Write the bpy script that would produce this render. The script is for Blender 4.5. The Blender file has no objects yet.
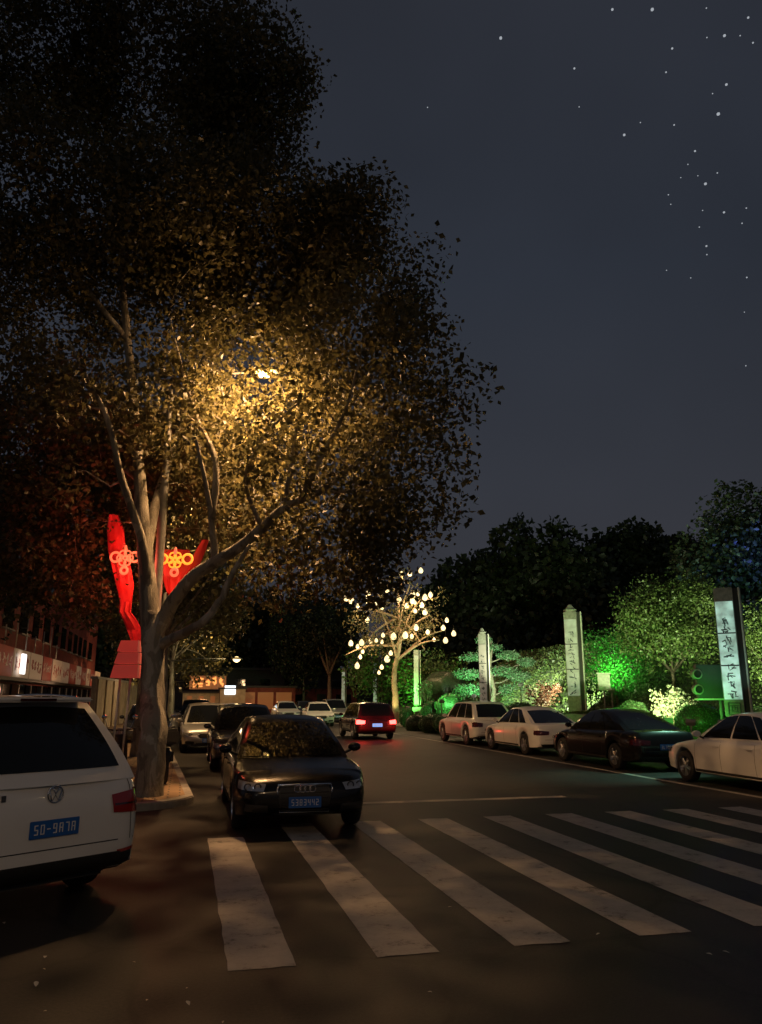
import bpy, bmesh, math, random
import numpy as np
from mathutils import Vector, Matrix
from mathutils.bvhtree import BVHTree
random.seed(7); NP = np.random.default_rng(7)
R = math.radians
scene = bpy.context.scene
COL = scene.collection

# ------------------------------------------------------------------ camera maths (layout helper: picture bearing + real distance -> place)
F = 769.; PT = math.atan(185/769.); YW = R(13.9); H = 1.8
def at(px, py, D):
    x = (px-381)/F; y = (512-py)/F
    f = math.cos(PT)-y*math.sin(PT); z = math.sin(PT)+y*math.cos(PT)
    t = D/f
    return Vector(((x*math.cos(YW)+f*math.sin(YW))*t, (-x*math.sin(YW)+f*math.cos(YW))*t, H+z*t))
def on(px, D, z=0.):
    p = at(px, 697, D); return Vector((p.x, p.y, z))
def gnd(px, py, z=0.):
    x = (px-381)/F; y = (512-py)/F
    f = math.cos(PT)-y*math.sin(PT); zz = math.sin(PT)+y*math.cos(PT)
    return at(px, py, f*(z-H)/zz)

cam = bpy.data.objects.new('camera', bpy.data.cameras.new('camera')); COL.objects.link(cam)
cam.location = (0, 0, H); cam.rotation_euler = (R(90)+PT, 0, -YW)
cam.data.sensor_fit = 'VERTICAL'; cam.data.sensor_height = 24; cam.data.lens = 24*F/1024
cam.data.clip_end = 3000; cam.data.clip_start = .05
scene.camera = cam

# ------------------------------------------------------------------ materials
def nt(name):
    m = bpy.data.materials.new(name); m.use_nodes = True
    t = m.node_tree; return m, t, t.nodes['Principled BSDF']
def mat(name, col, rough=.6, metal=0., noise=0., scale=8., bump=0., coat=0., emit=None, es=0., spec=.5):
    m, t, b = nt(name)
    b.inputs['Roughness'].default_value = rough; b.inputs['Metallic'].default_value = metal
    b.inputs['Coat Weight'].default_value = coat; b.inputs['Coat Roughness'].default_value = .06
    b.inputs['Specular IOR Level'].default_value = spec
    if emit: b.inputs['Emission Color'].default_value = (*emit, 1); b.inputs['Emission Strength'].default_value = es
    if noise > 0 or bump > 0:
        tc = t.nodes.new('ShaderNodeTexCoord'); n = t.nodes.new('ShaderNodeTexNoise')
        n.inputs['Scale'].default_value = scale; n.inputs['Detail'].default_value = 6; n.inputs['Roughness'].default_value = .65
        t.links.new(tc.outputs['Object'], n.inputs['Vector'])
        r = t.nodes.new('ShaderNodeValToRGB'); r.color_ramp.elements[0].position = .3; r.color_ramp.elements[1].position = .7
        r.color_ramp.elements[0].color = (*[c*(1-noise) for c in col], 1); r.color_ramp.elements[1].color = (*[min(1, c*(1+noise)) for c in col], 1)
        t.links.new(n.outputs['Fac'], r.inputs['Fac']); t.links.new(r.outputs['Color'], b.inputs['Base Color'])
        if bump > 0:
            bp = t.nodes.new('ShaderNodeBump'); bp.inputs['Strength'].default_value = bump; bp.inputs['Distance'].default_value = .02
            t.links.new(n.outputs['Fac'], bp.inputs['Height']); t.links.new(bp.outputs['Normal'], b.inputs['Normal'])
    else: b.inputs['Base Color'].default_value = (*col, 1)
    return m
def leafmat(name, c0, c1, trans=.35, rough=.45):
    m, t, b = nt(name)
    g = t.nodes.new('ShaderNodeNewGeometry'); r = t.nodes.new('ShaderNodeValToRGB')
    r.color_ramp.elements[0].color = (*c0, 1); r.color_ramp.elements[1].color = (*c1, 1)
    t.links.new(g.outputs['Random Per Island'], r.inputs['Fac']); t.links.new(r.outputs['Color'], b.inputs['Base Color'])
    b.inputs['Roughness'].default_value = rough
    tr = t.nodes.new('ShaderNodeBsdfTranslucent'); mx = t.nodes.new('ShaderNodeMixShader'); mx.inputs[0].default_value = trans
    t.links.new(r.outputs['Color'], tr.inputs['Color'])
    t.links.new(b.outputs[0], mx.inputs[1]); t.links.new(tr.outputs[0], mx.inputs[2])
    t.links.new(mx.outputs[0], t.nodes['Material Output'].inputs['Surface'])
    return m
def emis(name, col, s, base=(.5, .5, .5), samp=True):
    m = mat(name, base, .5, emit=col, es=s)
    if not samp: m.cycles.emission_sampling = 'NONE'
    return m
def mottle(m, sc, lo):
    t = m.node_tree; b = t.nodes['Principled BSDF']; e = b.inputs['Emission Strength'].default_value
    tc = t.nodes.new('ShaderNodeTexCoord'); n = t.nodes.new('ShaderNodeTexNoise'); n.inputs['Scale'].default_value = sc; n.inputs['Detail'].default_value = 5
    r = t.nodes.new('ShaderNodeMapRange'); r.inputs['From Min'].default_value = .35; r.inputs['From Max'].default_value = .65
    r.inputs['To Min'].default_value = e*lo; r.inputs['To Max'].default_value = e
    t.links.new(tc.outputs['Object'], n.inputs[0]); t.links.new(n.outputs['Fac'], r.inputs[0]); t.links.new(r.outputs[0], b.inputs['Emission Strength'])
    return m
def asphalt():
    m, t, b = nt('asphalt'); N = t.nodes; L = t.links
    tc = N.new('ShaderNodeTexCoord')
    n1 = N.new('ShaderNodeTexNoise'); n1.inputs['Scale'].default_value = .35; n1.inputs['Detail'].default_value = 8; n1.inputs['Roughness'].default_value = .7
    n2 = N.new('ShaderNodeTexNoise'); n2.inputs['Scale'].default_value = 38; n2.inputs['Detail'].default_value = 8; n2.inputs['Roughness'].default_value = .8
    v = N.new('ShaderNodeTexVoronoi'); v.feature = 'DISTANCE_TO_EDGE'; v.inputs['Scale'].default_value = .45
    nd = N.new('ShaderNodeTexNoise'); nd.inputs['Scale'].default_value = 2.; nd.inputs['Detail'].default_value = 5
    ad = N.new('ShaderNodeMixRGB'); ad.blend_type = 'ADD'; ad.inputs[0].default_value = .5
    L.new(tc.outputs['Object'], nd.inputs['Vector']); L.new(tc.outputs['Object'], ad.inputs[1]); L.new(nd.outputs['Color'], ad.inputs[2]); L.new(ad.outputs[0], v.inputs['Vector'])
    for n in (n1, n2): L.new(tc.outputs['Object'], n.inputs['Vector'])
    r1 = N.new('ShaderNodeValToRGB'); r1.color_ramp.elements[0].position = .35; r1.color_ramp.elements[1].position = .68
    r1.color_ramp.elements[0].color = (.013, .0115, .0105, 1); r1.color_ramp.elements[1].color = (.030, .027, .0245, 1)
    L.new(n1.outputs['Fac'], r1.inputs['Fac'])
    r2 = N.new('ShaderNodeValToRGB'); r2.color_ramp.elements[0].position = .35; r2.color_ramp.elements[1].position = .72
    r2.color_ramp.elements[0].color = (.4, .4, .4, 1); r2.color_ramp.elements[1].color = (1.9, 1.9, 1.9, 1)
    L.new(n2.outputs['Fac'], r2.inputs['Fac'])
    mu = N.new('ShaderNodeMixRGB'); mu.blend_type = 'MULTIPLY'; mu.inputs[0].default_value = 1
    L.new(r1.outputs[0], mu.inputs[1]); L.new(r2.outputs[0], mu.inputs[2])
    rc = N.new('ShaderNodeValToRGB'); rc.color_ramp.elements[0].position = .006; rc.color_ramp.elements[1].position = .02
    rc.color_ramp.elements[0].color = (.35, .35, .35, 1); rc.color_ramp.elements[1].color = (1, 1, 1, 1)
    L.new(v.outputs['Distance'], rc.inputs['Fac'])
    m2 = N.new('ShaderNodeMixRGB'); m2.blend_type = 'MULTIPLY'; m2.inputs[0].default_value = .8
    L.new(mu.outputs[0], m2.inputs[1]); L.new(rc.outputs[0], m2.inputs[2]); L.new(m2.outputs[0], b.inputs['Base Color'])
    b.inputs['Specular IOR Level'].default_value = .28
    rr = N.new('ShaderNodeMapRange'); rr.inputs['To Min'].default_value = .5; rr.inputs['To Max'].default_value = .75
    L.new(n1.outputs['Fac'], rr.inputs['Value']); L.new(rr.outputs[0], b.inputs['Roughness'])
    bp = N.new('ShaderNodeBump'); bp.inputs['Strength'].default_value = .5; bp.inputs['Distance'].default_value = .008
    L.new(n2.outputs['Fac'], bp.inputs['Height']); L.new(bp.outputs[0], b.inputs['Normal'])
    return m
def paintmat():
    m, t, b = nt('road_paint'); N = t.nodes; L = t.links
    tc = N.new('ShaderNodeTexCoord')
    n = N.new('ShaderNodeTexNoise'); n.inputs['Scale'].default_value = 3.2; n.inputs['Detail'].default_value = 14; n.inputs['Roughness'].default_value = .8
    L.new(tc.outputs['Object'], n.inputs['Vector'])
    r = N.new('ShaderNodeValToRGB'); e = r.color_ramp.elements
    e[0].position = .36; e[0].color = (.09, .085, .08, 1); e[1].position = .45; e[1].color = (.37, .34, .30, 1)
    e2 = r.color_ramp.elements.new(.7); e2.color = (.50, .46, .41, 1)
    L.new(n.outputs['Fac'], r.inputs['Fac']); L.new(r.outputs[0], b.inputs['Base Color'])
    b.inputs['Roughness'].default_value = .7; b.inputs['Specular IOR Level'].default_value = .25
    n2 = N.new('ShaderNodeTexNoise'); n2.inputs['Scale'].default_value = 90
    L.new(tc.outputs['Object'], n2.inputs['Vector'])
    bp = N.new('ShaderNodeBump'); bp.inputs['Strength'].default_value = .35; bp.inputs['Distance'].default_value = .006
    L.new(n2.outputs['Fac'], bp.inputs['Height']); L.new(bp.outputs[0], b.inputs['Normal'])
    return m
def bark(name, ca, cb, cc):
    m, t, b = nt(name); N = t.nodes; L = t.links
    tc = N.new('ShaderNodeTexCoord'); mp = N.new('ShaderNodeMapping'); mp.inputs['Scale'].default_value = (3.2, 3.2, 1.3)
    L.new(tc.outputs['Object'], mp.inputs[0])
    n = N.new('ShaderNodeTexNoise'); n.inputs['Scale'].default_value = 1.4; n.inputs['Detail'].default_value = 5; n.inputs['Distortion'].default_value = .6
    L.new(mp.outputs[0], n.inputs['Vector'])
    r = N.new('ShaderNodeValToRGB'); e = r.color_ramp.elements; r.color_ramp.interpolation = 'LINEAR'
    e[0].position = .42; e[0].color = (*ca, 1); e[1].position = .47; e[1].color = (*cb, 1)
    x = e.new(.58); x.color = (*cb, 1); y = e.new(.62); y.color = (*cc, 1)
    L.new(n.outputs['Fac'], r.inputs[0]); L.new(r.outputs[0], b.inputs['Base Color'])
    n2 = N.new('ShaderNodeTexNoise'); n2.inputs['Scale'].default_value = 14; n2.inputs['Detail'].default_value = 8
    L.new(mp.outputs[0], n2.inputs['Vector'])
    bp = N.new('ShaderNodeBump'); bp.inputs['Strength'].default_value = .7; bp.inputs['Distance'].default_value = .03
    L.new(n2.outputs['Fac'], bp.inputs['Height']); L.new(bp.outputs[0], b.inputs['Normal'])
    b.inputs['Roughness'].default_value = .85
    return m
def bricks(name, c1, c2, mort, sc=1., w=.5, h=.25):
    m, t, b = nt(name); N = t.nodes; L = t.links
    tc = N.new('ShaderNodeTexCoord'); br = N.new('ShaderNodeTexBrick')
    br.inputs['Color1'].default_value = (*c1, 1); br.inputs['Color2'].default_value = (*c2, 1); br.inputs['Mortar'].default_value = (*mort, 1)
    br.inputs['Scale'].default_value = sc; br.inputs['Brick Width'].default_value = w; br.inputs['Row Height'].default_value = h; br.inputs['Mortar Size'].default_value = .015
    L.new(tc.outputs['Object'], br.inputs['Vector']); L.new(br.outputs['Color'], b.inputs['Base Color'])
    b.inputs['Roughness'].default_value = .8
    return m

M = dict(
 asphalt=asphalt(), paint=paintmat(),
 earth=mat('earth', (.05, .045, .03), .95, noise=.4, scale=1.5, bump=.6),
 grass=mat('bank_grass', (.05, .07, .03), .95, noise=.5, scale=3, bump=.8),
 kerb=mat('kerb_concrete', (.32, .30, .27), .8, noise=.25, scale=6, bump=.3),
 pavers=bricks('pavers', (.34, .22, .12), (.28, .19, .11), (.10, .08, .06), 1., .4, .2),
 bark=bark('plane_bark', (.15, .135, .11), (.27, .25, .20), (.42, .40, .34)),
 darkbark=mat('dark_bark', (.09, .07, .05), .9, noise=.4, scale=9, bump=.7),
 orangebark=mat('pale_bark', (.28, .20, .13), .9, noise=.35, scale=8, bump=.6),
 leafA=leafmat('plane_leaf', (.055, .056, .025), (.15, .130, .055), .5),
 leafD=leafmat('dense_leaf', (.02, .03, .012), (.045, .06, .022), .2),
 leafG=leafmat('green_leaf', (.05, .09, .025), (.12, .17, .05)),
 leafP=leafmat('pine_needles', (.03, .07, .03), (.07, .13, .06), .15),
 leafH=leafmat('hedge_leaf', (.035, .085, .025), (.08, .15, .05), .25),
 leafR=leafmat('red_leaf', (.09, .03, .02), (.16, .07, .045)),
 leafW=leafmat('pale_leaf', (.14, .16, .09), (.32, .33, .22)),
 whitep=mat('white_car_paint', (.74, .74, .72), .28, noise=.03, scale=2, coat=.6),
 silverp=mat('silver_car_paint', (.42, .42, .42), .3, metal=.5, coat=.7),
 blackp=mat('black_car_paint', (.008, .007, .007), .22, coat=.35, spec=.3),
 darkp=mat('charcoal_car_paint', (.03, .03, .033), .2, coat=1.),
 redp=mat('dark_red_car_paint', (.035, .004, .004), .25, coat=1.),
 glass=mat('tinted_glass', (.008, .009, .009), .04, coat=.3),
 rubber=mat('tyre_rubber', (.018, .018, .018), .8, noise=.2, scale=30),
 rim=mat('alloy_rim', (.55, .55, .56), .3, metal=.9),
 chrome=mat('chrome', (.75, .75, .75), .12, metal=1.),
 plastic=mat('black_plastic', (.02, .02, .02), .55, noise=.2, scale=20),
 lens=mat('headlight_lens', (.55, .55, .56), .12, metal=.6, coat=1.),
 red_lens=mat('tail_lens', (.30, .012, .01), .15, coat=1.),
 dark_lens=mat('smoked_tail_lens', (.05, .004, .004), .12, coat=1.),
 tail_on=emis('lit_tail_lamp', (1, .06, .05), 9, (.5, .02, .02)),
 plate=mat('blue_plate', (.02, .12, .42), .4), ink=mat('white_ink', (.75, .75, .75), .5),
 plate_lit=emis('lit_blue_plate', (.25, .5, 1.), .9, (.05, .2, .6)),
 iron=mat('grey_painted_steel', (.16, .16, .15), .5, noise=.2, scale=10),
 brightpole=mat('galvanised_pole', (.55, .54, .5), .4, metal=.4, noise=.15, scale=9),
 lamp=emis('lamp_glow', (1, .66, .18), 110),
 lampfar=emis('far_lamp_glow', (1, .70, .28), 3.5),
 bulb=emis('bulb_glow', (1, .72, .36), 1.5, (.8, .7, .5), samp=False),
 star=emis('star_glow', (.85, .92, 1.), .42, samp=False),
 orn_red=emis('red_neon', (1, .10, .07), 1.6, (.5, .03, .02)),
 orn_gold=emis('gold_neon', (1, .30, .025), 1.6, (.5, .2, .05)),
 orn_pale=emis('pale_neon', (1, .15, .06), 1.2, (.2, .08, .04)),
 banner=mottle(emis('lit_red_fabric', (1, .028, .022), .22, (.6, .02, .02)), 5., .15),  # light on the cloth and its fold shading put into mottled emission
 bannerdim=emis('dim_red_fabric', (1, .028, .022), .03, (.35, .015, .012)),  # dimmer copy of the cloth, its lit look emitted too
 tier=emis('backlit_red_panel', (1, .10, .07), .16, (.55, .08, .06)),
 whitepanel=mottle(emis('lit_panel', (.60, 1., .82), .62, (.5, .52, .48)), 3.5, .3),
 whitepanel2=mottle(emis('lit_warm_panel', (.75, .88, .66), .26, (.4, .4, .36)), 4., .25),
 pinkpanel=mottle(emis('dim_pink_panel', (1, .78, .72), .10, (.35, .3, .28)), 4., .4),
 stone=mat('pylon_stone', (.26, .25, .22), .7, noise=.3, scale=10, bump=.2),
 palestone=mat('pale_frame', (.55, .54, .48), .6, noise=.2, scale=12),
 darkpanel=mat('dark_panel', (.015, .015, .015), .5),
 boxgreen=mat('grey_green_panel', (.05, .06, .058), .6, noise=.1, scale=6),
 wallb=mat('maroon_wall', (.22, .05, .04), .85, noise=.35, scale=2),
 render_=mat('beige_render', (.42, .34, .24), .85, noise=.25, scale=2, bump=.2),
 roof=mat('roof_tiles', (.05, .045, .045), .8, noise=.3, scale=4),
 signcream=emis('cream_sign', (1, .66, .40), .06, (.55, .42, .32)),
 signred=emis('red_sign', (1, .10, .07), .025, (.34, .06, .045)),
 signwhite=emis('bright_sign', (1, .95, .9), 1.6),
 signorange=emis('orange_sign', (1, .38, .10), 1.1, (.5, .3, .1)),
 screen=emis('white_screen', (.8, .92, 1.), 2.4),
 orangewall=emis('orange_lit_window', (1, .24, .08), .07, (.5, .25, .12)),
 fallen=mat('dry_leaf', (.55, .52, .45), .8), seal=mat('seal_ink', (.05, .06, .06), .6),
)

# ------------------------------------------------------------------ object helpers
def obj(name, bm, m, parent=None, smooth=None):
    me = bpy.data.meshes.new(name)
    if isinstance(bm, tuple):
        me.from_pydata(*bm)
    else:
        bmesh.ops.recalc_face_normals(bm, faces=bm.faces); bm.to_mesh(me); bm.free()
    me.materials.append(m if not isinstance(m, str) else M[m])
    if smooth is not None:
        me.polygons.foreach_set('use_smooth', [True]*len(me.polygons))
        if smooth < 180: me.set_sharp_from_angle(angle=R(smooth))
    o = bpy.data.objects.new(name, me); COL.objects.link(o)
    if parent: o.parent = parent
    return o
def tag(o, label=None, cat=None, group=None, kind=None):
    if label: o['label'] = label
    if cat: o['category'] = cat
    if group: o['group'] = group
    if kind: o['kind'] = kind
    return o
def thing(name, loc, rz=0, label=None, cat=None, group=None):
    o = bpy.data.objects.new(name, None); COL.objects.link(o); o.empty_display_size = .2
    o.location = loc; o.rotation_euler = (0, 0, rz)
    return tag(o, label, cat, group)
def box(bm, c, s, rot=None):
    r = bmesh.ops.create_cube(bm, size=1)
    mt = Matrix.Translation(c) @ (rot if rot else Matrix()) @ Matrix.Diagonal((*s, 1))
    bmesh.ops.transform(bm, matrix=mt, verts=r['verts']); return r['verts']
def bev(bm, w, seg=2):
    bmesh.ops.bevel(bm, geom=[e for e in bm.edges if len(e.link_faces) == 2 and e.calc_face_angle(0) > .5], offset=w, segments=seg, affect='EDGES', clamp_overlap=True)
def bxo(name, c, s, m, parent=None, w=0., rot=None):
    bm = bmesh.new(); box(bm, c, s, rot)
    if w: bev(bm, w)
    return obj(name, bm, m, parent)
def tube(bm, pts, rad, n=8, cap=True):
    pts = [Vector(p) for p in pts]; rings = []; prev = None
    for i, p in enumerate(pts):
        d = (pts[min(i+1, len(pts)-1)]-pts[max(i-1, 0)]).normalized()
        if prev is None:
            u = d.orthogonal().normalized()
        else:
            u = (prev-d*prev.dot(d))
            u = u.normalized() if u.length > 1e-6 else d.orthogonal().normalized()
        prev = u; v = d.cross(u); r = rad[i] if hasattr(rad, '__len__') else rad
        rings.append([bm.verts.new(p+(u*math.cos(a)+v*math.sin(a))*r) for a in [2*math.pi*k/n for k in range(n)]])
    for a, b in zip(rings, rings[1:]):
        for k in range(n): bm.faces.new((a[k], a[(k+1) % n], b[(k+1) % n], b[k]))
    if cap:
        bm.faces.new(rings[0][::-1]); bm.faces.new(rings[-1])
def lathe(bm, prof, n=24, mt=None):
    rings = []; mt = mt or Matrix()
    for r, z in prof: rings.append([bm.verts.new(mt @ Vector((r*math.cos(2*math.pi*k/n), r*math.sin(2*math.pi*k/n), z))) for k in range(n)])
    for a, b in zip(rings, rings[1:]):
        for k in range(n): bm.faces.new((a[k], a[(k+1) % n], b[(k+1) % n], b[k]))
    return rings
def torus(bm, mt, Rr, r, n=24, m=8):
    vs = [[bm.verts.new(mt @ Vector(((Rr+r*math.cos(b))*math.cos(a), (Rr+r*math.cos(b))*math.sin(a), r*math.sin(b)))) for b in [2*math.pi*j/m for j in range(m)]] for a in [2*math.pi*i/n for i in range(n)]]
    for i in range(n):
        for j in range(m): bm.faces.new((vs[i][j], vs[(i+1) % n][j], vs[(i+1) % n][(j+1) % m], vs[i][(j+1) % m]))
def sheet(name, poly, z, m, kind='structure', parent=None):
    bm = bmesh.new(); bm.faces.new([bm.verts.new((x, y, z)) for x, y in poly])
    o = obj(name, bm, m, parent)
    if kind: o['kind'] = kind
    return o
def slab(name, poly, z0, z1, m, w=.02):
    bm = bmesh.new(); f = bm.faces.new([bm.verts.new((x, y, z0)) for x, y in poly])
    g = bmesh.ops.extrude_face_region(bm, geom=[f]); vs = [v for v in g['geom'] if isinstance(v, bmesh.types.BMVert)]
    bmesh.ops.translate(bm, verts=vs, vec=(0, 0, z1-z0))
    if w: bmesh.ops.bevel(bm, geom=[e for e in bm.edges if all(abs(v.co.z-z1) < 1e-5 for v in e.verts)], offset=w, segments=2, affect='EDGES')
    o = obj(name, bm, m); o['kind'] = 'structure'; return o
def text(name, s, size, m, parent, loc, rot=(R(90), 0, 0), ext=.002):
    c = bpy.data.curves.new(name, 'FONT'); c.body = s; c.size = size; c.align_x = 'CENTER'; c.align_y = 'CENTER'; c.extrude = ext
    o = bpy.data.objects.new('tmp', c); COL.objects.link(o)
    dg = bpy.context.evaluated_depsgraph_get(); me = bpy.data.meshes.new_from_object(o.evaluated_get(dg))
    bpy.data.objects.remove(o); bpy.data.curves.remove(c)
    me.materials.clear(); me.materials.append(M[m]); me.name = name
    n = bpy.data.objects.new(name, me); COL.objects.link(n); n.parent = parent; n.location = loc; n.rotation_euler = rot
    return n

# ------------------------------------------------------------------ leaves
def leaves(centers, spread, size, count, flat=0., surf=None):
    """count leaf blades scattered round centres; each a kite folded along its midrib"""
    c = np.asarray(centers, dtype=float); idx = NP.integers(0, len(c), count)
    sp = np.asarray(spread, dtype=float)
    sp = sp[idx][:, None] if sp.ndim == 1 and len(sp) == len(c) else sp
    off = NP.normal(0, 1, (count, 3)); off /= np.maximum(1, np.linalg.norm(off, axis=1)/1.9)[:, None]
    p = c[idx]+off*sp
    return blades(p, np.clip(NP.lognormal(-.06, .30, count), .4, 1.4)*size, flat)
def blades(p, s, flat=0., aspect=.36):
    n = len(p); a = NP.normal(0, 1, (n, 3)); a[:, 2] *= (1-flat*.7); a[:, 2] -= .25
    a /= np.linalg.norm(a, axis=1)[:, None]
    b = NP.normal(0, 1, (n, 3)); b -= (b*a).sum(1)[:, None]*a; b /= np.linalg.norm(b, axis=1)[:, None]
    nn = np.cross(a, b); s = np.asarray(s).reshape(-1, 1)
    v = np.stack([p, p+a*s*.45+b*s*aspect+nn*s*.10, p+a*s, p+a*s*.45-b*s*aspect+nn*s*.10], 1).reshape(-1, 3)
    i = np.arange(n)*4
    f = np.stack([np.stack([i, i+1, i+2], 1), np.stack([i, i+2, i+3], 1)], 1).reshape(-1, 3)
    return v, f
def meshnp(name, v, f, m, parent=None):
    me = bpy.data.meshes.new(name); me.vertices.add(len(v)); me.vertices.foreach_set('co', v.astype(np.float32).ravel())
    me.loops.add(f.size); me.loops.foreach_set('vertex_index', f.astype(np.int32).ravel())
    me.polygons.add(len(f)); me.polygons.foreach_set('loop_start', np.arange(0, f.size, f.shape[1], dtype=np.int32))
    try: me.polygons.foreach_set('loop_total', np.full(len(f), f.shape[1], dtype=np.int32))
    except Exception: pass
    me.update(calc_edges=True); me.validate()
    me.materials.append(M[m]); o = bpy.data.objects.new(name, me); COL.objects.link(o)
    if parent: o.parent = parent
    return o
def inblob(n, c, r):
    d = NP.normal(0, 1, (n, 3)); d /= np.linalg.norm(d, axis=1)[:, None]
    u = NP.uniform(0, 1, (n, 1))**.42
    return np.array(c)+d*u*np.array(r)
def wig(a, b, n, k):
    a = Vector(a); b = Vector(b); L = (b-a).length; out = []
    for i in range(n+1):
        t = i/n; p = a.lerp(b, t)
        if 0 < i < n: p += Vector((random.gauss(0, 1), random.gauss(0, 1), random.gauss(0, 1)))*k*L
        out.append(p)
    return out
CLEAR = []
def thin(v, f, base):
    p = v[0::4]+np.array(base); keep = np.ones(len(p), bool)
    for c, rad, pr in CLEAR:
        d = np.linalg.norm(p-np.array(c), axis=1); keep &= ~((d < rad) & (NP.random(len(p)) < pr))
    n = int(keep.sum()); v = v.reshape(-1, 4, 3)[keep].reshape(-1, 3); i = np.arange(n)*4
    return v, np.stack([np.stack([i, i+1, i+2], 1), np.stack([i, i+2, i+3], 1)], 1).reshape(-1, 3)
def tree(name, base, limbs, blobs, nleaf, ls, bk, lf, label, cat='tree', group=None, perblob=None, spread=.45, twig=.012, ntw=None):
    """limbs: list of (points, r0, r1) in world; blobs: (centre, radii, number of clusters)"""
    base = Vector(base); t = thing(name, base, 0, label, cat, group)
    bm = bmesh.new(); nodes = []
    for pts, r0, r1 in limbs:
        pts = [Vector(p)-base for p in pts]
        # refine
        q = []
        for i in range(len(pts)-1):
            p0 = pts[max(i-1, 0)]; p1 = pts[i]; p2 = pts[i+1]; p3 = pts[min(i+2, len(pts)-1)]
            for k in range(4):
                u = k/4; q.append(.5*((2*p1)+(p2-p0)*u+(2*p0-5*p1+4*p2-p3)*u*u+(3*p1-p0-3*p2+p3)*u**3))
        q.append(pts[-1]); m = len(q)-1
        rr = [r0+(r1-r0)*(i/m)**.8 for i in range(m+1)]
        q = [p+Vector((random.gauss(0, 1), random.gauss(0, 1), 0))*rr[i]*(.04 if rr[i] > .1 else .12) if 0 < i < m else p for i, p in enumerate(q)]
        tube(bm, q, rr, 12 if r0 > .1 else 7)
        nodes += [(q[i], rr[i]) for i in range(m//3, m+1)]
    cs = []
    for c, r, n in blobs: cs.append(inblob(n, np.array(Vector(c)-base), r))
    cs = np.concatenate(cs)
    nk = np.array([p[:] for p, _ in nodes]); 
    sel = range(len(cs)) if ntw is None else NP.choice(len(cs), min(ntw, len(cs)), replace=False)
    sel = sorted(sel, key=lambda i: float(np.linalg.norm(nk-cs[i], axis=1).min()))
    nr = [r_ for _, r_ in nodes]; nn = len(nk); NK = np.zeros((nn+3*len(cs)+3, 3)); NK[:nn] = nk; NR = np.zeros(len(NK)); NR[:nn] = nr
    for i in sel:
        c = cs[i]; dd = np.linalg.norm(NK[:nn]-c, axis=1); d = dd+np.maximum(0, NK[:nn, 2]-c[2])*.8; j = int(d.argmin())
        w = wig(Vector(NK[j]), c, 3, .08); rj = max(.006, min(float(NR[j])*.62, twig+.010*float(dd[j])))
        tube(bm, w, [rj, rj*.75, rj*.55, rj*.35], 4, cap=False)
        for q, k_ in ((1, .75), (2, .55), (3, .4)): NK[nn] = w[q][:]; NR[nn] = max(.006, rj*k_); nn += 1
    obj('trunk', bm, bk, t, 180)
    v, f = leaves(cs, spread, ls, nleaf)
    if CLEAR: v, f = thin(v, f, base)
    meshnp('crown', v, f, lf, t)
    return t
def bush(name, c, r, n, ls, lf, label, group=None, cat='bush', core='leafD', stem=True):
    c = Vector(c); base = Vector((c.x, c.y, c.z-r[2])); t = thing(name, base, 0, label, cat, group)
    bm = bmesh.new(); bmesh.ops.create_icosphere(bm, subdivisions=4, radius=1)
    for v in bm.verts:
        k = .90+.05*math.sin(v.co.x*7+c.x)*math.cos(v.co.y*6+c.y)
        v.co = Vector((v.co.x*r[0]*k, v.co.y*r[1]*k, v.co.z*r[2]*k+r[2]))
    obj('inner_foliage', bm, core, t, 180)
    d = NP.normal(0, 1, (n, 3)); d /= np.linalg.norm(d, axis=1)[:, None]
    wob = .93+.06*np.sin(d[:, 0]*7+c.x)*np.cos(d[:, 1]*6+c.y)+NP.normal(0, .022, n)
    p = d*wob[:, None]*np.array(r)+np.array([0, 0, r[2]])
    v, f = blades(p-0, NP.uniform(.6, 1.3, n)*ls)
    meshnp('leaves', v, f, lf, t)
    return t

# ------------------------------------------------------------------ lights
def light(name, typ, loc, col, e, parent=None, to=None, ang=150, blend=.6, r=.1):
    d = bpy.data.lights.new(name, typ); d.color = col; d.energy = e; o = bpy.data.objects.new(name, d); COL.objects.link(o)
    o.location = loc
    if typ != 'SUN': d.shadow_soft_size = r
    if typ == 'SPOT': d.spot_size = R(ang); d.spot_blend = blend
    if to is not None: o.rotation_euler = (Vector(to)-Vector(loc)).to_track_quat('-Z', 'Y').to_euler()
    if parent: o.parent = parent
    return o

#SETTING
w = bpy.data.worlds.new('World'); scene.world = w; w.use_nodes = True
wt = w.node_tree; bg = wt.nodes['Background']
tc = wt.nodes.new('ShaderNodeTexCoord'); sx = wt.nodes.new('ShaderNodeSeparateXYZ'); wt.links.new(tc.outputs['Generated'], sx.inputs[0])
cr = wt.nodes.new('ShaderNodeValToRGB'); wt.links.new(sx.outputs['Z'], cr.inputs[0])
E_ = cr.color_ramp.elements
E_[0].position = 0; E_[0].color = (.038, .037, .043, 1); E_[1].position = .95; E_[1].color = (.0175, .0195, .0245, 1)
for p_, c_ in ((.25, (.032, .035, .045, 1)), (.5, (.025, .030, .042, 1)), (.75, (.022, .025, .034, 1))): e_ = E_.new(p_); e_.color = c_
wn = wt.nodes.new('ShaderNodeTexNoise'); wn.inputs['Scale'].default_value = 2.2; wn.inputs['Detail'].default_value = 3; wt.links.new(tc.outputs['Generated'], wn.inputs[0])
mr = wt.nodes.new('ShaderNodeMapRange'); mr.inputs['From Min'].default_value = .3; mr.inputs['From Max'].default_value = .7; mr.inputs['To Min'].default_value = .86; mr.inputs['To Max'].default_value = 1.14
wt.links.new(wn.outputs['Fac'], mr.inputs[0])
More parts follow.
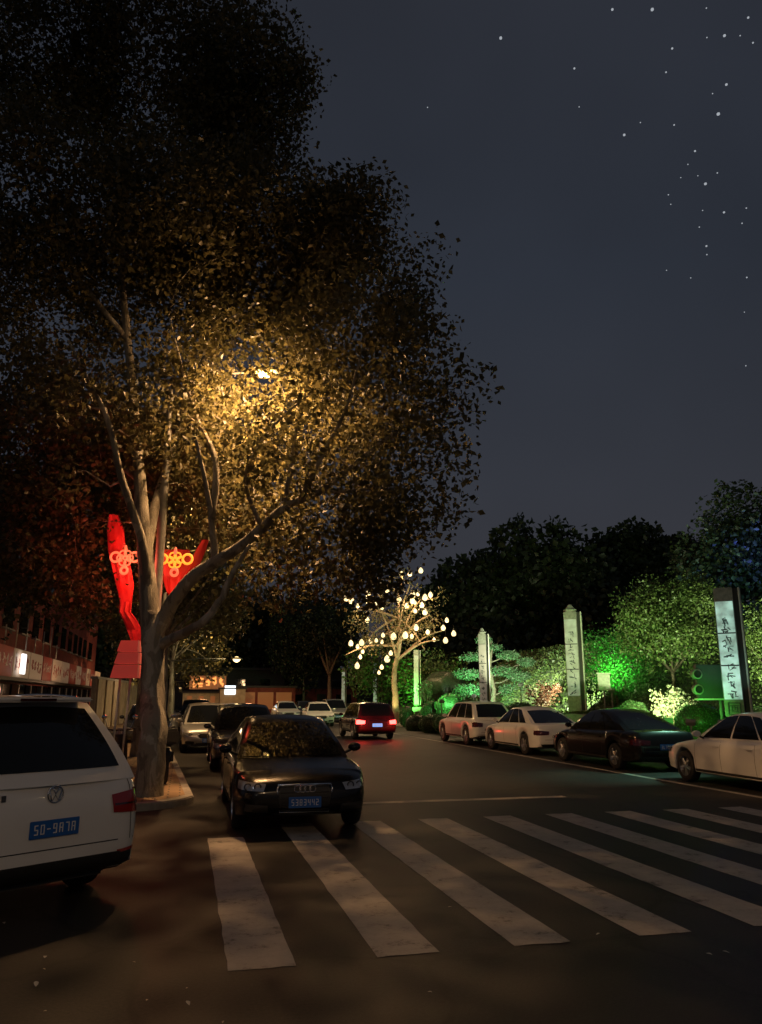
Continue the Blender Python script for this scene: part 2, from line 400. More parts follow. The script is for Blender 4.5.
vm = wt.nodes.new('ShaderNodeVectorMath'); vm.operation = 'SCALE'; wt.links.new(cr.outputs[0], vm.inputs[0]); wt.links.new(mr.outputs[0], vm.inputs['Scale'])
wt.links.new(vm.outputs[0], bg.inputs[0]); bg.inputs[1].default_value = 1.
light('moon', 'SUN', (0, 0, 60), (.8, .88, 1.), .02, to=(20, 30, 0)).data.angle = R(.5)

def xk(y): return .29+(y-13.7)*(-.69/14.8) if y < 28.5 else -.40-(y-28.5)*.008
sheet('ground', [(-600, -400), (600, -400), (600, 900), (-600, 900)], -.02, 'earth')
sheet('road', [(-60, -30), (13.3, -30), (13.3, 72), (14.5, 72), (14.5, 83), (-30, 83), (-30, 72), (-1, 72), (-1, 13.4), (-60, 13.4)], 0., 'asphalt')
# pavements
arc = [(.29-1.3+1.3*math.sin(R(a)), 13.7+1.3-1.3*math.cos(R(a))) for a in (0, 15, 30, 45, 60, 75, 90)]
arc = [(x, y) for x, y in arc]
edge = arc[:-1]+[(xk(y), y) for y in (15, 20, 28.5, 60, 72)]
slab('pavement', [(-40, 13.7)]+edge+[(-40, 72)], -.01, .12, 'kerb')
sheet('paving', [(-40, 13.85)]+[(x-.15, y+.15 if y < 15 else y) for x, y in edge[:-1]]+[(xk(72)-.15, 71.8), (-40, 71.8)], .124, 'pavers')
slab('kerb_strip', [(13.15, -20), (13.3, -20), (13.3, 72), (13.15, 72)], -.01, .13, 'kerb')
slab('right_pavement', [(13.3, -20), (14.6, -20), (14.6, 72), (13.3, 72)], -.01, .12, 'kerb')
# park terrain: bed rising to one metre and a bank behind
def tz(x, y):
    z = .1
    if x > 14.6: z += .95*min(1, (x-14.6)/1.2)
    k = max(0, min(1, (y-27)/4))*max(0, min(1, (60-y)/10))
    z += 3.6*k*(max(0, min(1, (x-17.6)/4.2))**.8)
    if x > 30: z += min(9, (x-30)*.28)
    if x > 15 and y > 40: z += 0
    return z
bm = bmesh.new(); xs = [14.6+.4*i for i in range(30)]+[27+2.5*i for i in range(44)]; ys = [-20+1.*i for i in range(116)]
g_ = [[bm.verts.new((x, y, tz(x, y)+random.uniform(-.04, .04))) for y in ys] for x in xs]
for i in range(len(xs)-1):
    for j in range(len(ys)-1): bm.faces.new((g_[i][j], g_[i+1][j], g_[i+1][j+1], g_[i][j+1]))
tag(obj('hillside', bm, 'grass', smooth=180), kind='structure')
slab('far_pavement', [(-30, 83), (26, 83), (26, 104), (-30, 104)], -.01, .12, 'kerb')
# road markings
def mark(name, poly): 
    return sheet(name, poly, .004, 'paint')
for i in range(11):
    x0 = .385+1.045*i; x1 = x0+.46
    y0, y1 = 5.88, (11.0 if i == 0 else 11.9)
    if i == 0: y0, y1 = 5.84, 11.0
    pts = []
    for a, b, n in (((x0, y0), (x1, y0), 5), ((x1, y0), (x1, y1), 24), ((x1, y1), (x0, y1), 5), ((x0, y1), (x0, y0), 24)):
        for k in range(n): pts.append((a[0]+(b[0]-a[0])*k/n+random.gauss(0, .003), a[1]+(b[1]-a[1])*k/n+random.gauss(0, .008)))
    mark('crossing_stripe', pts)
mark('stop_line', [(3.0, 13.75), (6.95, 13.75), (6.95, 13.98), (3.0, 13.98)])
mark('edge_line', [(10.32, 12.2), (10.47, 12.2), (10.47, 60), (10.32, 60)])
for y in range(30, 68, 7): mark('lane_dash', [(5.0, y), (5.13, y), (5.13, y+3), (5.0, y+3)])
mark('parking_line', [(2.75, 14.2), (2.85, 14.2), (2.85, 50), (2.75, 50)])

#STARS
bm = bmesh.new()
st = [(212,80,3),(367,144,2),(58,226,1.2),(377,225,1.2),(472,284,2.6),(506,258,1.2),(577,263,1.6),(531,20,3),(645,17,1.2),(683,75,2.6),(716,75,1.2),(573,102,2),(560,152,1.6),(687,178,2.4),(658,197,1.2),(670,240,3.2),(621,318,2),(606,346,1.2),(643,387,2.8),(668,364,1.4),(591,374,1.1),(627,370,1.1),(565,410,1.3),(570,430,1.2),(637,443,1.2),(682,447,2.2),(729,438,1.4),(720,470,1.4),(630,478,1.3),(645,518,2),(646,536,1.4),(561,569,1.1),(612,585,1.2),(730,584,1.6),(725,657,1.1),(728,770,1.3),(743,90,1.6),(733,37,2),(646,79,1.2),(447,20,2.4)]
for x, y, s in st:
    p = at(400+x/2.105, y/2.105, 900); r_ = bmesh.ops.create_icosphere(bm, subdivisions=1, radius=s*.46*(p-Vector((0,0,H))).length/F)['verts']
    bmesh.ops.translate(bm, verts=r_, vec=p)
tag(obj('stars', bm, 'star'), kind='structure')
#CARS
def lerp(a, b, t): return a+(b-a)*t
def interp(tab, x):
    if x <= tab[0][0]: return tab[0][1]
    for (a, u), (b, v) in zip(tab, tab[1:]):
        if x <= b:
            k = (x-a)/(b-a); return u+(v-u)*k
    return tab[-1][1]
PROF = {  # z of the body top along t (0 rear .. 1 front), for a body height of 1.46
 'sedan': [(0, .60), (.004, .74), (.012, .86), (.03, .955), (.08, .985), (.20, 1.0), (.35, .97), (.60, .955), (.73, .93), (.80, .88), (.90, .80), (.955, .735), (.985, .67), (.996, .60), (1, .55)],
 'suv': [(0, .62), (.004, .80), (.012, .92), (.03, 1.00), (.10, 1.02), (.60, 1.0), (.74, .98), (.82, .94), (.91, .87), (.96, .80), (.985, .72), (.996, .63), (1, .57)],
}
CAB = {  # windscreen base, roof front, roof rear, rear base (t), base width, roof width
 'sedan': (.74, .565, .34, .105, .90, .66),
 'suv': (.755, .62, .13, .035, .90, .71),
 'hatch': (.755, .60, .17, .03, .90, .69),
}
def platetext(b, y, z, seed, m=1, fix=None):
    rnd = random.Random(seed)
    for k in range(7):
        xc = -.165+.055*k; segs = rnd.choice(((0,1,2,3,6),(0,1,2,4,6),(0,1,2,3,4,5,6),(0,1,2,3,4,6),(3,5,2),(1,3,4,6),(0,4,6),(0,1,3,4,5,6),(0,1,4,5,2))) if fix is None or k > 3 else fix[k]; xc *= m
        for q in segs:
            dx, dz, sx, sz = ((0, .035, .03, .008), (0, 0, .03, .008), (0, -.035, .03, .008), (-.013, .0175, .008, .04), (.013, .0175, .008, .04), (-.013, -.0175, .008, .04), (.013, -.0175, .008, .04))[q]
            box(b, (xc+dx*m, y, z+dz), (sx, .004, sz))
def make_car(name, paint, typ, L, W, Ht, loc, heading, label, group, cabk=None, tail='red_lens', roofrails=False, front=True, rear=True, platem='plate', grille_big=False):
    root = thing(name, loc, heading, label, 'car', group)
    zs = Ht/(1.46 if typ == 'sedan' else 1.62); prof = PROF[typ]; cab = CAB[cabk or typ]
    rw = .325 if typ == 'sedan' else .35; ra = rw+.055
    yf = L*.5-.17*L-.02; yr = -L*.5+.215*L
    w2 = W/2
    zl0 = .21 if typ == 'sedan' else .25
    def hw(t):
        e = max(0, (t-.84)/.16, 0); r = max(0, (.14-t)/.14)
        return w2*(1-.17*e**2.6-.11*r**2.6)
    ts = set([0, .003, .008, .016, .03, .05, .07]+[.09+.035*i for i in range(24)]+[.93, .95, .965, .98, .988, .994, .998, 1])
    for yc in (yf, yr):
        tcn = yc/L+.5
        for k in range(13):
            a = math.pi*k/12; ts.add(tcn+ra*math.cos(a)/L)
        for s in (-1, 1): ts.add(tcn+s*(ra+.002)/L)
    ts = sorted(t for t in ts if 0 <= t <= 1)
    bm = bmesh.new(); rings = []
    for t in ts:
        y = (t-.5)*L; zt = interp(prof, t)*zs; wd = hw(t)
        ed = min(t, 1-t)
        zl = zl0+max(0, .02-ed)/.02*.10+max(0, .10-ed)/.10*.05
        arch = False
        for yc in (yf, yr):
            if abs(y-yc) < ra+.0005: zl = max(zl, rw+math.sqrt(max(0, ra*ra-(y-yc)**2))); arch = True
        sh = .82 if ed < .001 else (.90 if ed < .004 else (.95 if ed < .009 else (.98 if ed < .02 else 1.)))
        wd *= sh; h = zt-zl
        pts = [(.0, zl), (.82, zl), (.965, zl+.02 if arch else zl+.05*min(1, h)), (.99, zl+h*.30), (1., zl+h*.52), (.985, zl+h*.76), (.955, zl+h*.90), (.90, zl+h*.975), (.78, zt+.004), (.4, zt+.022), (0, zt+.028)]
        ring = [bm.verts.new((wd*a, y, z)) for a, z in pts]+[bm.verts.new((-wd*a, y, z)) for a, z in pts[-2:0:-1]]
        rings.append(ring)
    n = len(rings[0])
    for a, b in zip(rings, rings[1:]):
        for k in range(n): bm.faces.new((a[k], a[(k+1) % n], b[(k+1) % n], b[k]))
    bm.faces.new(rings[0]); bm.faces.new(rings[-1][::-1])
    bmesh.ops.recalc_face_normals(bm, faces=bm.faces)
    bvh = BVHTree.FromBMesh(bm)
    body = obj('body', bm, paint, root, 38)
    bxo('underbody', (0, 0, .36), (W-.62, L*.93, .24), 'plastic', root, .03)
    # cabin
    tw, tf, tr, tb, kb, kr = cab
    zb = interp(prof, (tf+tr)/2)*zs-.02; zr = Ht
    zw = interp(prof, tw)*zs-.01; zq = interp(prof, max(tb, .03))*zs-.03
    wb = w2*kb; wr = w2*kr; Y = lambda t: (t-.5)*L
    def cw(s): return wb+(wr-wb)*(s**1.25)
    def fy(s): return lerp(Y(tw), Y(tf), s)+.05*math.sin(math.pi*s)
    def ry(s): return lerp(Y(tb), Y(tr), s)-.05*math.sin(math.pi*s)
    def bulF(s): return lerp(.16, .05, s)
    def bulR(s): return lerp(.10, .04, s)
    crown = .045; dz_ = .05 if typ == 'sedan' else .02
    def hz(u): return (dz_+.02)*max(0, math.sin(math.pi*u))**.8-dz_
    def P_front(a, s): return Vector((a*cw(s), fy(s)+bulF(s)*(1-abs(a)**2.2), lerp(zw, zr-dz_, s)+crown*s*s*(1-a*a)))
    def P_rear(a, s): return Vector((a*cw(s), ry(s)-bulR(s)*(1-abs(a)**2.2), lerp(zq, zr-dz_, s)+crown*s*s*(1-a*a)))
    def P_side(sg, u, s): return Vector((sg*cw(s), lerp(ry(s), fy(s), u), lerp(lerp(zq, zw, u), zr, s)+s*hz(u)))
    def P_roof(a, u):
        y0 = ry(1)-bulR(1)*(1-abs(a)**2.2); y1 = fy(1)+bulF(1)*(1-abs(a)**2.2)
        return Vector((a*wr, lerp(y0, y1, u), zr+crown*(1-a*a)+hz(u)))
    bm = bmesh.new()
    def grid(fn, us, vs, bm=bm):
        g = [[bm.verts.new(fn(u, v)) for v in vs] for u in us]
        for i in range(len(us)-1):
            for j in range(len(vs)-1): bm.faces.new((g[i][j], g[i+1][j], g[i+1][j+1], g[i][j+1]))
    A = [-1+.2*i for i in range(11)]; S = [i/6 for i in range(7)]; U = [i/10 for i in range(11)]
    grid(P_front, A, S); grid(P_rear, A, S); grid(lambda u, s: P_side(1, u, s), U, S); grid(lambda u, s: P_side(-1, u, s), U, S); grid(P_roof, A, U)
    bmesh.ops.remove_doubles(bm, verts=bm.verts, dist=.002)
    obj('cabin', bm, paint, root, 55)
    def win(nm, fn, u0, u1, s0, s1, nrm, m='glass', nu=10, ns=6, shape=None, off=.008):
        b = bmesh.new(); g = []
        for i in range(nu+1):
            row = []
            for j in range(ns+1):
                u = lerp(u0, u1, i/nu); s = lerp(s0, s1, j/ns)
                if shape: u, s = shape(i/nu, j/ns, u, s)
                e = .001; p = fn(u, s); du = fn(u+e, s)-fn(u-e, s); dv = fn(u, s+e)-fn(u, s-e)
                N_ = du.cross(dv).normalized()
                if N_.dot(nrm) < 0: N_ = -N_
                row.append(b.verts.new(p+N_*off))
            g.append(row)
        for i in range(nu):
            for j in range(ns): b.faces.new((g[i][j], g[i+1][j], g[i+1][j+1], g[i][j+1]))
        return obj(nm, b, m, root, 60)
    win('windshield', P_front, -.90, .90, .06, .93, Vector((0, 1, .3)))
    win('rear_window', P_rear, -.84, .84, (.10 if typ == 'sedan' else .16), .90, Vector((0, -1, .3)))
    for sg in (1, -1):
        for (a, b_) in ((.06, .31), (.33, .61), (.63, .945)):
            if typ == 'sedan' and a == .06: a = .13
            def shp(i, j, u, s, a=a, b_=b_): return u, s
            win('side_window', lambda u, s, sg=sg: P_side(sg, u, s), a, b_, .10, .93, Vector((sg, 0, .2)), nu=5, ns=5)
    # projected patches
    def patch(nm, c4, axis, m, nu=8, nv=4, off=.006, parent=None, rnd=0.):
        """c4: 4 corners (h, z), axis 'F','R','+','-' ; h is x for F/R and y for the sides"""
        b = bmesh.new(); g = []
        for i in range(nu+1):
            row = []
            for j in range(nv+1):
                u, v = i/nu, j/nv
                if rnd:
                    a_, b__ = 2*u-1, 2*v-1
                    a2 = a_*(1-rnd*b__*b__*abs(a_)); b2 = b__*(1-rnd*a_*a_*abs(b__)); uu, vv = (a2+1)/2, (b2+1)/2
                else: uu, vv = u, v
                h = lerp(lerp(c4[0][0], c4[1][0], uu), lerp(c4[3][0], c4[2][0], uu), vv)
                z = lerp(lerp(c4[0][1], c4[1][1], uu), lerp(c4[3][1], c4[2][1], uu), vv)
                o_, d_ = {'F': ((h, L, z), (0, -1, 0)), 'R': ((h, -L, z), (0, 1, 0)), '+': ((W, h, z), (-1, 0, 0)), '-': ((-W, h, z), (1, 0, 0))}[axis]
                hit = bvh.ray_cast(Vector(o_), Vector(d_), L*1.5)
                if hit[0] is None: row.append(None); continue
                row.append(b.verts.new(hit[0]-Vector(d_)*off+hit[1]*.002))
            g.append(row)
        for i in range(nu):
            for j in range(nv):
                q = (g[i][j], g[i+1][j], g[i+1][j+1], g[i][j+1])
                if all(q): b.faces.new(q)
        return obj(nm, b, m, parent or root, 60)
    z = lambda v: v*zs
    if front:
        for s in (-1, 1):
            hl = patch('headlight', [(s*.60*w2, z(.575)), (s*.95*w2, z(.60)), (s*.93*w2, z(.705)), (s*.56*w2, z(.665))], 'F', 'lens', off=.012)
            for q in (.68, .82):
                b = bmesh.new(); hit = bvh.ray_cast(Vector((s*q*w2, L, z(.635))), Vector((0, -1, 0)), L)
                if hit[0]:
                    p = hit[0]; torus(b, Matrix.Translation((p.x, p.y+.02, p.z)) @ Matrix.Rotation(R(90), 4, 'X'), .042*zs, .009, 16, 6); obj('reflector', b, 'plastic', hl, 180)
        gb = .30 if grille_big else .50
        gr = patch('grille', [(-.36*w2, z(gb)), (.36*w2, z(gb)), (.40*w2, z(.655)), (-.40*w2, z(.655))], 'F', 'plastic', rnd=.12)
        yg = bvh.ray_cast(Vector((0, L, z(.55))), Vector((0, -1, 0)), L)[0].y
        b = bmesh.new()
        fr = [(-.36*w2, z(gb)), (-.40*w2, z(.60)), (-.385*w2, z(.655)), (.385*w2, z(.655)), (.40*w2, z(.60)), (.36*w2, z(gb)), (-.36*w2, z(gb))]
        pts = []
        for (xa, za) in fr:
            h_ = bvh.ray_cast(Vector((xa, L, za)), Vector((0, -1, 0)), L)[0]; pts.append((xa, (h_.y if h_ else yg)+.012, za))
        tube(b, pts, .011, 6); obj('grille_frame', b, 'chrome', gr, 180)
        for k in range(5):
            zz = lerp(z(gb)+.03, z(.63), k/4); b = bmesh.new(); pts = []
            for i in range(9):
                xa = lerp(-.35*w2, .35*w2, i/8); h_ = bvh.ray_cast(Vector((xa, L, zz)), Vector((0, -1, 0)), L)[0]; pts.append((xa, h_.y+.012, zz))
            tube(b, pts, .005, 5); obj('grille_bar', b, 'plastic', gr, 180)
        patch('lower_intake', [(-.42*w2, z(.26)), (.42*w2, z(.26)), (.46*w2, z(.34 if not grille_big else .29)), (-.46*w2, z(.34 if not grille_big else .29))], 'F', 'plastic')
        for s in (-1, 1):
            fi = patch('corner_intake', [(s*.52*w2, z(.30)), (s*.86*w2, z(.33)), (s*.84*w2, z(.42)), (s*.54*w2, z(.40))], 'F', 'plastic')
        pz = z(.43); yp = max(bvh.ray_cast(Vector((xx, L, pz+dz)), Vector((0, -1, 0)), L)[0].y for xx in (-.2, 0, .2) for dz in (-.06, .06))+.022
        pl = bxo('license_plate', (0, yp, pz), (.44, .012, .14), platem, root, .004)
        b = bmesh.new()
        platetext(b, yp+.008, pz, len(label), -1)
        obj('plate_lettering', b, 'ink', pl)
    if rear:
        if typ == 'sedan': tl = [(.52, .66), (.965, .64), (.955, .80), (.50, .76)]
        else: tl = [(.60, .72), (.965, .70), (.955, .90), (.58, .86)]
        for s in (-1, 1):
            t_ = patch('taillight', [(s*a*w2, z(b_)) for a, b_ in tl], 'R', tail, off=.012)
            patch('side_lens', [(-L*.5+.015*L, z(tl[1][1])), (-L*.5+.055*L, z(tl[1][1]+.03)), (-L*.5+.05*L, z(tl[2][1]-.02)), (-L*.5+.015*L, z(tl[2][1]))], '+' if s > 0 else '-', tail, 4, 3, .008, parent=t_)
        patch('rear_valance', [(-.75*w2, z(.27)), (.75*w2, z(.27)), (.82*w2, z(.37)), (-.82*w2, z(.37))], 'R', 'plastic')
        pz = z(.60 if typ == 'sedan' else .66); yp = min(bvh.ray_cast(Vector((xx, -L, pz+dz)), Vector((0, 1, 0)), L)[0].y for xx in (-.2, 0, .2) for dz in (-.06, .06))-.016
        pl = bxo('license_plate', (0, yp, pz), (.44, .012, .14), platem if platem != 'plate' else 'plate', root, .004)
        b = bmesh.new()
        platetext(b, yp-.008, pz, len(label)+3, 1, None if front else ((0,1,2,3,6), (0,2,3,4,5,6), (1,), (0,1,2,3,4,6)))
        obj('plate_lettering', b, 'ink', pl)
        patch('trunk_seam', [(-.86*w2, z(.50)), (.86*w2, z(.50)), (.86*w2, z(.508)), (-.86*w2, z(.508))], 'R', 'plastic', off=.003)
    if not front:
        patch('bumper_cladding', [(-.97*w2, zl0+.04), (.97*w2, zl0+.04), (.97*w2, zl0+.20), (-.97*w2, zl0+.20)], 'R', 'plastic', 14, 3, .010)
        for s in (-1, 1):
            patch('tailgate_seam', [(s*.80*w2, z(.50)), (s*.808*w2, z(.50)), (s*.80*w2, z(.97)), (s*.79*w2, z(.97))], 'R', 'plastic', 1, 10, .004)
            patch('reflector_strip', [(s*.66*w2, z(.40)), (s*.88*w2, z(.41)), (s*.88*w2, z(.435)), (s*.66*w2, z(.425))], 'R', 'red_lens', 4, 1, .008)
            patch('lamp_divider', [(s*.61*w2, z(.775)), (s*.95*w2, z(.775)), (s*.95*w2, z(.79)), (s*.61*w2, z(.79))], 'R', 'dark_lens', 6, 1, .018)
    # doors, handles, mirrors, sill
    for ax, s in (('+', 1), ('-', -1)):
        for t_ in (.335, .555, .735):
            y = Y(t_); patch('door_seam', [(y, z(.28)), (y+.008, z(.28)), (y+.008, z(.90)), (y, z(.90))], ax, 'plastic', 1, 8, .003)
        for t_ in (.365, .585):
            y = Y(t_); h_ = bvh.ray_cast(Vector((s*W, y, z(.80))), Vector((-s, 0, 0)), W)[0]
            bxo('door_handle', (h_.x+s*.018, y, z(.80)), (.028, .19, .026), paint, root, .008)
        patch('sill', [(yr+ra+.03, zl0+.03), (yf-ra-.03, zl0+.03), (yf-ra-.03, zl0+.10), (yr+ra+.03, zl0+.10)], ax, 'plastic', 8, 2, .01)
        b = bmesh.new(); r_ = bmesh.ops.create_icosphere(b, subdivisions=3, radius=1)['verts']
        for v in r_:
            k = v.co; v.co = Vector((s*(w2*.97+.10+k.x*.10), Y(tw)-.26+max(k.y, -.45)*.085, zb+.06*zs+.04+k.z*.068))
        mi = obj('side_mirror', b, paint, root, 40)
        b = bmesh.new(); tube(b, [(s*(w2*.86), Y(tw)-.24, zb), (s*(w2*.97+.06), Y(tw)-.24, zb+.07)], .022, 6); obj('mirror_arm', b, 'plastic', mi, 180)
        if roofrails:
            b = bmesh.new(); tube(b, [(s*wr*.93, lerp(ry(1), fy(1), u), zr+hz(u)+(.045 if .04 < u < .96 else 0)) for u in (.03, .08, .3, .5, .7, .92, .97)], .014, 6); obj('roof_rail', b, 'chrome', root, 180)
    # wheels
    for yc in (yf, yr):
        for s in (-1, 1):
            b = bmesh.new(); mt = Matrix.Translation((s*(w2-.125), yc, rw)) @ Matrix.Rotation(R(90), 4, 'Y')
            wdt = .105
            lathe(b, [(rw*.64, -wdt), (rw*.90, -wdt), (rw*.975, -wdt*.8), (rw, -wdt*.5), (rw, wdt*.5), (rw*.975, wdt*.8), (rw*.90, wdt), (rw*.64, wdt)], 28, mt)
            wo = obj('wheel', b, 'rubber', root, 50)
            b = bmesh.new(); o_ = s*wdt*.75
            lathe(b, [(rw*.645, -wdt), (rw*.60, -wdt*.2), (rw*.60, wdt*.2), (rw*.645, wdt)], 28, mt)
            for k in range(10):
                a = 2*math.pi*(k//2)/5+(.13 if k % 2 else -.13)
                rot = mt @ Matrix.Rotation(a, 4, 'Z')
                tube(b, [rot @ Vector((.04, 0, o_)), rot @ Vector((rw*.62, 0, o_*.9))], [.024, .016], 5)
            r_ = lathe(b, [(.0001, o_*1.12), (.05, o_*1.1), (.06, o_*.8)], 12, mt)
            obj('rim', b, 'rim', wo, 45)
            b = bmesh.new(); lathe(b, [(.0001, o_*.2), (rw*.60, o_*.2)], 24, mt); obj('brake_disc', b, 'iron', wo)
    return root, bvh, (Y, z, w2)
#PLACE_CARS
def face(px, D):  # ground point
    return on(px, D)
# black saloon facing the camera
GL = 'cars parked nose to the camera along the left kerb'
GR = 'cars parked along the right kerb'
c1, b1, f1 = make_car('parked_car', 'blackp', 'sedan', 4.92, 1.86, 1.45, (1.64, 13.35, 0), R(180), 'glossy black saloon with four-ring grille at the head of the left row', GL, grille_big=True, rear=True)
bm = bmesh.new(); yg = b1.ray_cast(Vector((0, 5, .60)), Vector((0, -1, 0)), 5)[0].y+.03
for k in range(4): torus(bm, Matrix.Translation((-.10+.068*k, yg, .60)) @ Matrix.Rotation(R(90), 4, 'X'), .043, .006, 20, 6)
obj('ring_emblem', bm, 'chrome', c1, 180)
make_car('parked_car', 'darkp', 'suv', 4.5, 1.82, 1.56, (1.60, 22.6, 0), R(180), 'dark grey hatchback directly behind the black saloon', GL, cabk='hatch')
make_car('parked_car', 'silverp', 'suv', 4.5, 1.80, 1.54, (.80, 29.2, 0), R(181), 'silver car with black windscreen, third in the left row', GL, cabk='hatch')
make_car('parked_car', 'darkp', 'sedan', 4.6, 1.8, 1.46, (-1.45, 33.5, 0), R(184), 'dark saloon half up on the left pavement just beyond the trunk', GL)
make_car('parked_car', 'silverp', 'sedan', 4.6, 1.8, 1.46, (.75, 37.0, 0), R(180), 'silver saloon in the left row behind the one with a black windscreen', GL)
make_car('parked_car', 'darkp', 'suv', 4.5, 1.8, 1.62, (.6, 44.0, 0), R(180), 'small dark car further up the left row in front of the orange shop sign', GL)
# far cars
make_car('parked_car', 'whitep', 'sedan', 4.6, 1.8, 1.44, (*on(286, 62)[:2], 0), R(180), 'tiny white car far off in front of the orange lit shop', 'cars waiting at the far end of the street')
make_car('oncoming_car', 'whitep', 'sedan', 4.6, 1.8, 1.44, (*on(318, 52)[:2], 0), R(176), 'pale car seen head on just left of the red tail lights', 'cars waiting at the far end of the street')
make_car('oncoming_car', 'silverp', 'suv', 4.6, 1.8, 1.6, (*on(334, 60)[:2], 0), R(178), 'silver car partly hidden behind the car with red tail lights', 'cars waiting at the far end of the street')
make_car('parked_car', 'darkp', 'sedan', 4.6, 1.8, 1.44, (*on(305, 70)[:2], 0), R(180), 'small dark car between two pale ones at the far end of the street', 'cars waiting at the far end of the street')
# car driving away with lit tail lamps
cr_, br_, _ = make_car('moving_car', 'redp', 'suv', 4.5, 1.84, 1.52, (*on(366, 36.6)[:2], 0), R(0), 'dark red car driving away with glowing tail lights and lit blue plate', None, tail='tail_on', platem='plate_lit')
for s in (-1, 1): light('tail_glow', 'POINT', (s*.72, -2.55, .78), (1, .05, .03), 26, cr_, r=.08)
# right row, facing away
make_car('parked_car', 'whitep', 'sedan', 4.85, 1.84, 1.45, (11.62, 14.05, 0), R(-2), 'white saloon nearest the camera in the right row, cut by the frame', GR)
make_car('parked_car', 'blackp', 'sedan', 4.75, 1.84, 1.44, (11.66, 19.95, 0), R(0), 'black saloon lost in shadow between two white cars on the right', GR, tail='dark_lens')
make_car('parked_car', 'whitep', 'sedan', 4.5, 1.82, 1.43, (11.55, 25.3, 0), R(1), 'white saloon with smoked tail lights under the second pylon', GR, tail='dark_lens')
make_car('parked_car', 'whitep', 'suv', 4.4, 1.82, 1.58, (11.5, 30.6, 0), R(1), 'white sport utility car with warm reflections, farthest of the right row', GR, cabk='hatch', tail='dark_lens')
# white people carrier on the left, rear towards the camera
p_ = on(66, 7.0); hd = R(36); dirv = Vector((-math.sin(hd), math.cos(hd), 0))
cv, bv, fv = make_car('parked_car', 'whitep', 'suv', 4.5, 1.86, 1.76, (p_.x+dirv.x*2.25, p_.y+dirv.y*2.25, 0), hd, 'white people carrier seen from behind at the left edge, with round badge', None, cabk='hatch', roofrails=True, front=False)
b_ = bv.ray_cast(Vector((0, -5, .98)), Vector((0, 1, 0)), 5)[0]
bm = bmesh.new(); MT = Matrix.Translation((0, b_.y-.02, .985)) @ Matrix.Rotation(R(90), 4, 'X')
torus(bm, MT, .068, .008, 28, 8)
for seg in (((-.028, .055), (-.0, .004), (.028, .055)), ((-.056, .030), (-.028, -.054), (0, -.006), (.028, -.054), (.056, .030))):
    tube(bm, [(x, b_.y-.022, .985+y) for x, y in seg], .007, 6)
obj('round_badge', bm, 'chrome', cv, 180)
bm = bmesh.new()
for k in range(4): box(bm, (-.62+.06*k, b_.y-.004, .985), (.038, .02, .05)); box(bm, (-.62+.06*k, b_.y-.004, .905), (.045, .02, .008))
obj('badge_lettering', bm, 'chrome', cv)
bxo('spoiler', (0, -1.60, 1.775), (1.10, .32, .045), 'whitep', cv, .018)
bxo('brake_light', (0, -1.765, 1.775), (.34, .008, .022), 'dark_lens', cv)
bm = bmesh.new(); tube(bm, [(.0, -2.19, 1.26), (.32, -2.20, 1.30), (.52, -2.2, 1.34)], .012, 6); bm.free()
bm = bmesh.new(); tube(bm, [(x, b_.y+.02-.03+.10*abs(x)**2.5, .80+.02*x*x) for x in (-.5, -.3, 0, .3, .5)], .012, 6); obj('tailgate_trim', bm, 'chrome', cv, 180)
#STREET_LAMP
def street_lamp(loc, armend, label, e, group=None, full=True, col=(1, .60, .22), glow=0):
    loc = Vector(loc); ae = Vector(armend)-loc; t = thing('street_lamp', loc, 0, label, 'street lamp', group)
    bm = bmesh.new(); h = ae.z
    lathe(bm, [(.0001, 0), (.20, 0), (.20, .03), (.13, .06), (.115, .8), (.10, .82), (.085, h*.6), (.06, h-.3), (.0001, h-.28)], 14)
    obj('pole', bm, 'iron', t, 40)
    bm = bmesh.new(); tube(bm, [(0, 0, h-.5), (ae.x*.15, ae.y*.15, h-.15), (ae.x*.55, ae.y*.55, h+.05), (ae.x*.85, ae.y*.85, h+.06)], [.035, .03, .025, .02], 8); obj('arm', bm, 'iron', t, 180)
    bm = bmesh.new(); r_ = bmesh.ops.create_icosphere(bm, subdivisions=3, radius=1)['verts']
    an = math.atan2(ae.y, ae.x)
    for v in r_: v.co = Matrix.Rotation(an, 3, 'Z') @ Vector((v.co.x*.36, v.co.y*.15, max(v.co.z, -.15)*.11)) + Vector((ae.x, ae.y, h+.08))
    hd_ = obj('lamp_head', bm, 'iron', t, 40)
    bm = bmesh.new(); r_ = bmesh.ops.create_icosphere(bm, subdivisions=2, radius=1)['verts']
    for v in r_: v.co = Matrix.Rotation(an, 3, 'Z') @ Vector((v.co.x*.24, v.co.y*.11, v.co.z*(.11 if h > 5 else .17))) + Vector((ae.x, ae.y, h+.05))
    le = obj('lens', bm, 'lamp' if full else 'lampfar', hd_, 180)
    light('lamp_light', 'SPOT', (ae.x, ae.y, h-.06), col, e, t, to=(ae.x, ae.y, 0), ang=172, blend=.35, r=.12)
    if glow: light('lamp_spill', 'POINT', (ae.x, ae.y, h-.12), col, glow, t, r=.12)
    return t
L1 = at(265, 375, 15.2)
lamp1 = street_lamp((-.66, 15.9, .12), (L1.x, L1.y, L1.z), 'tall street lamp glowing yellow among the plane tree leaves', 4400, glow=560, col=(1, .53, .22))
street_lamp((-4.4, -9, 0), (-3.4, -8.4, 4.3), 'added unseen street lamp standing on the kerb behind the photographer', 640, full=False, col=(1, .84, .68))  # added out of view to light the people carrier's rear
street_lamp((-.9, 27.2, .12), (-.1, 26.8, 8.2), 'added street lamp, unseen in the leaves above the second parked car', 1800, glow=600, full=False, col=(1, .58, .24))  # unseen lamp, added to light the plane tree crown from behind
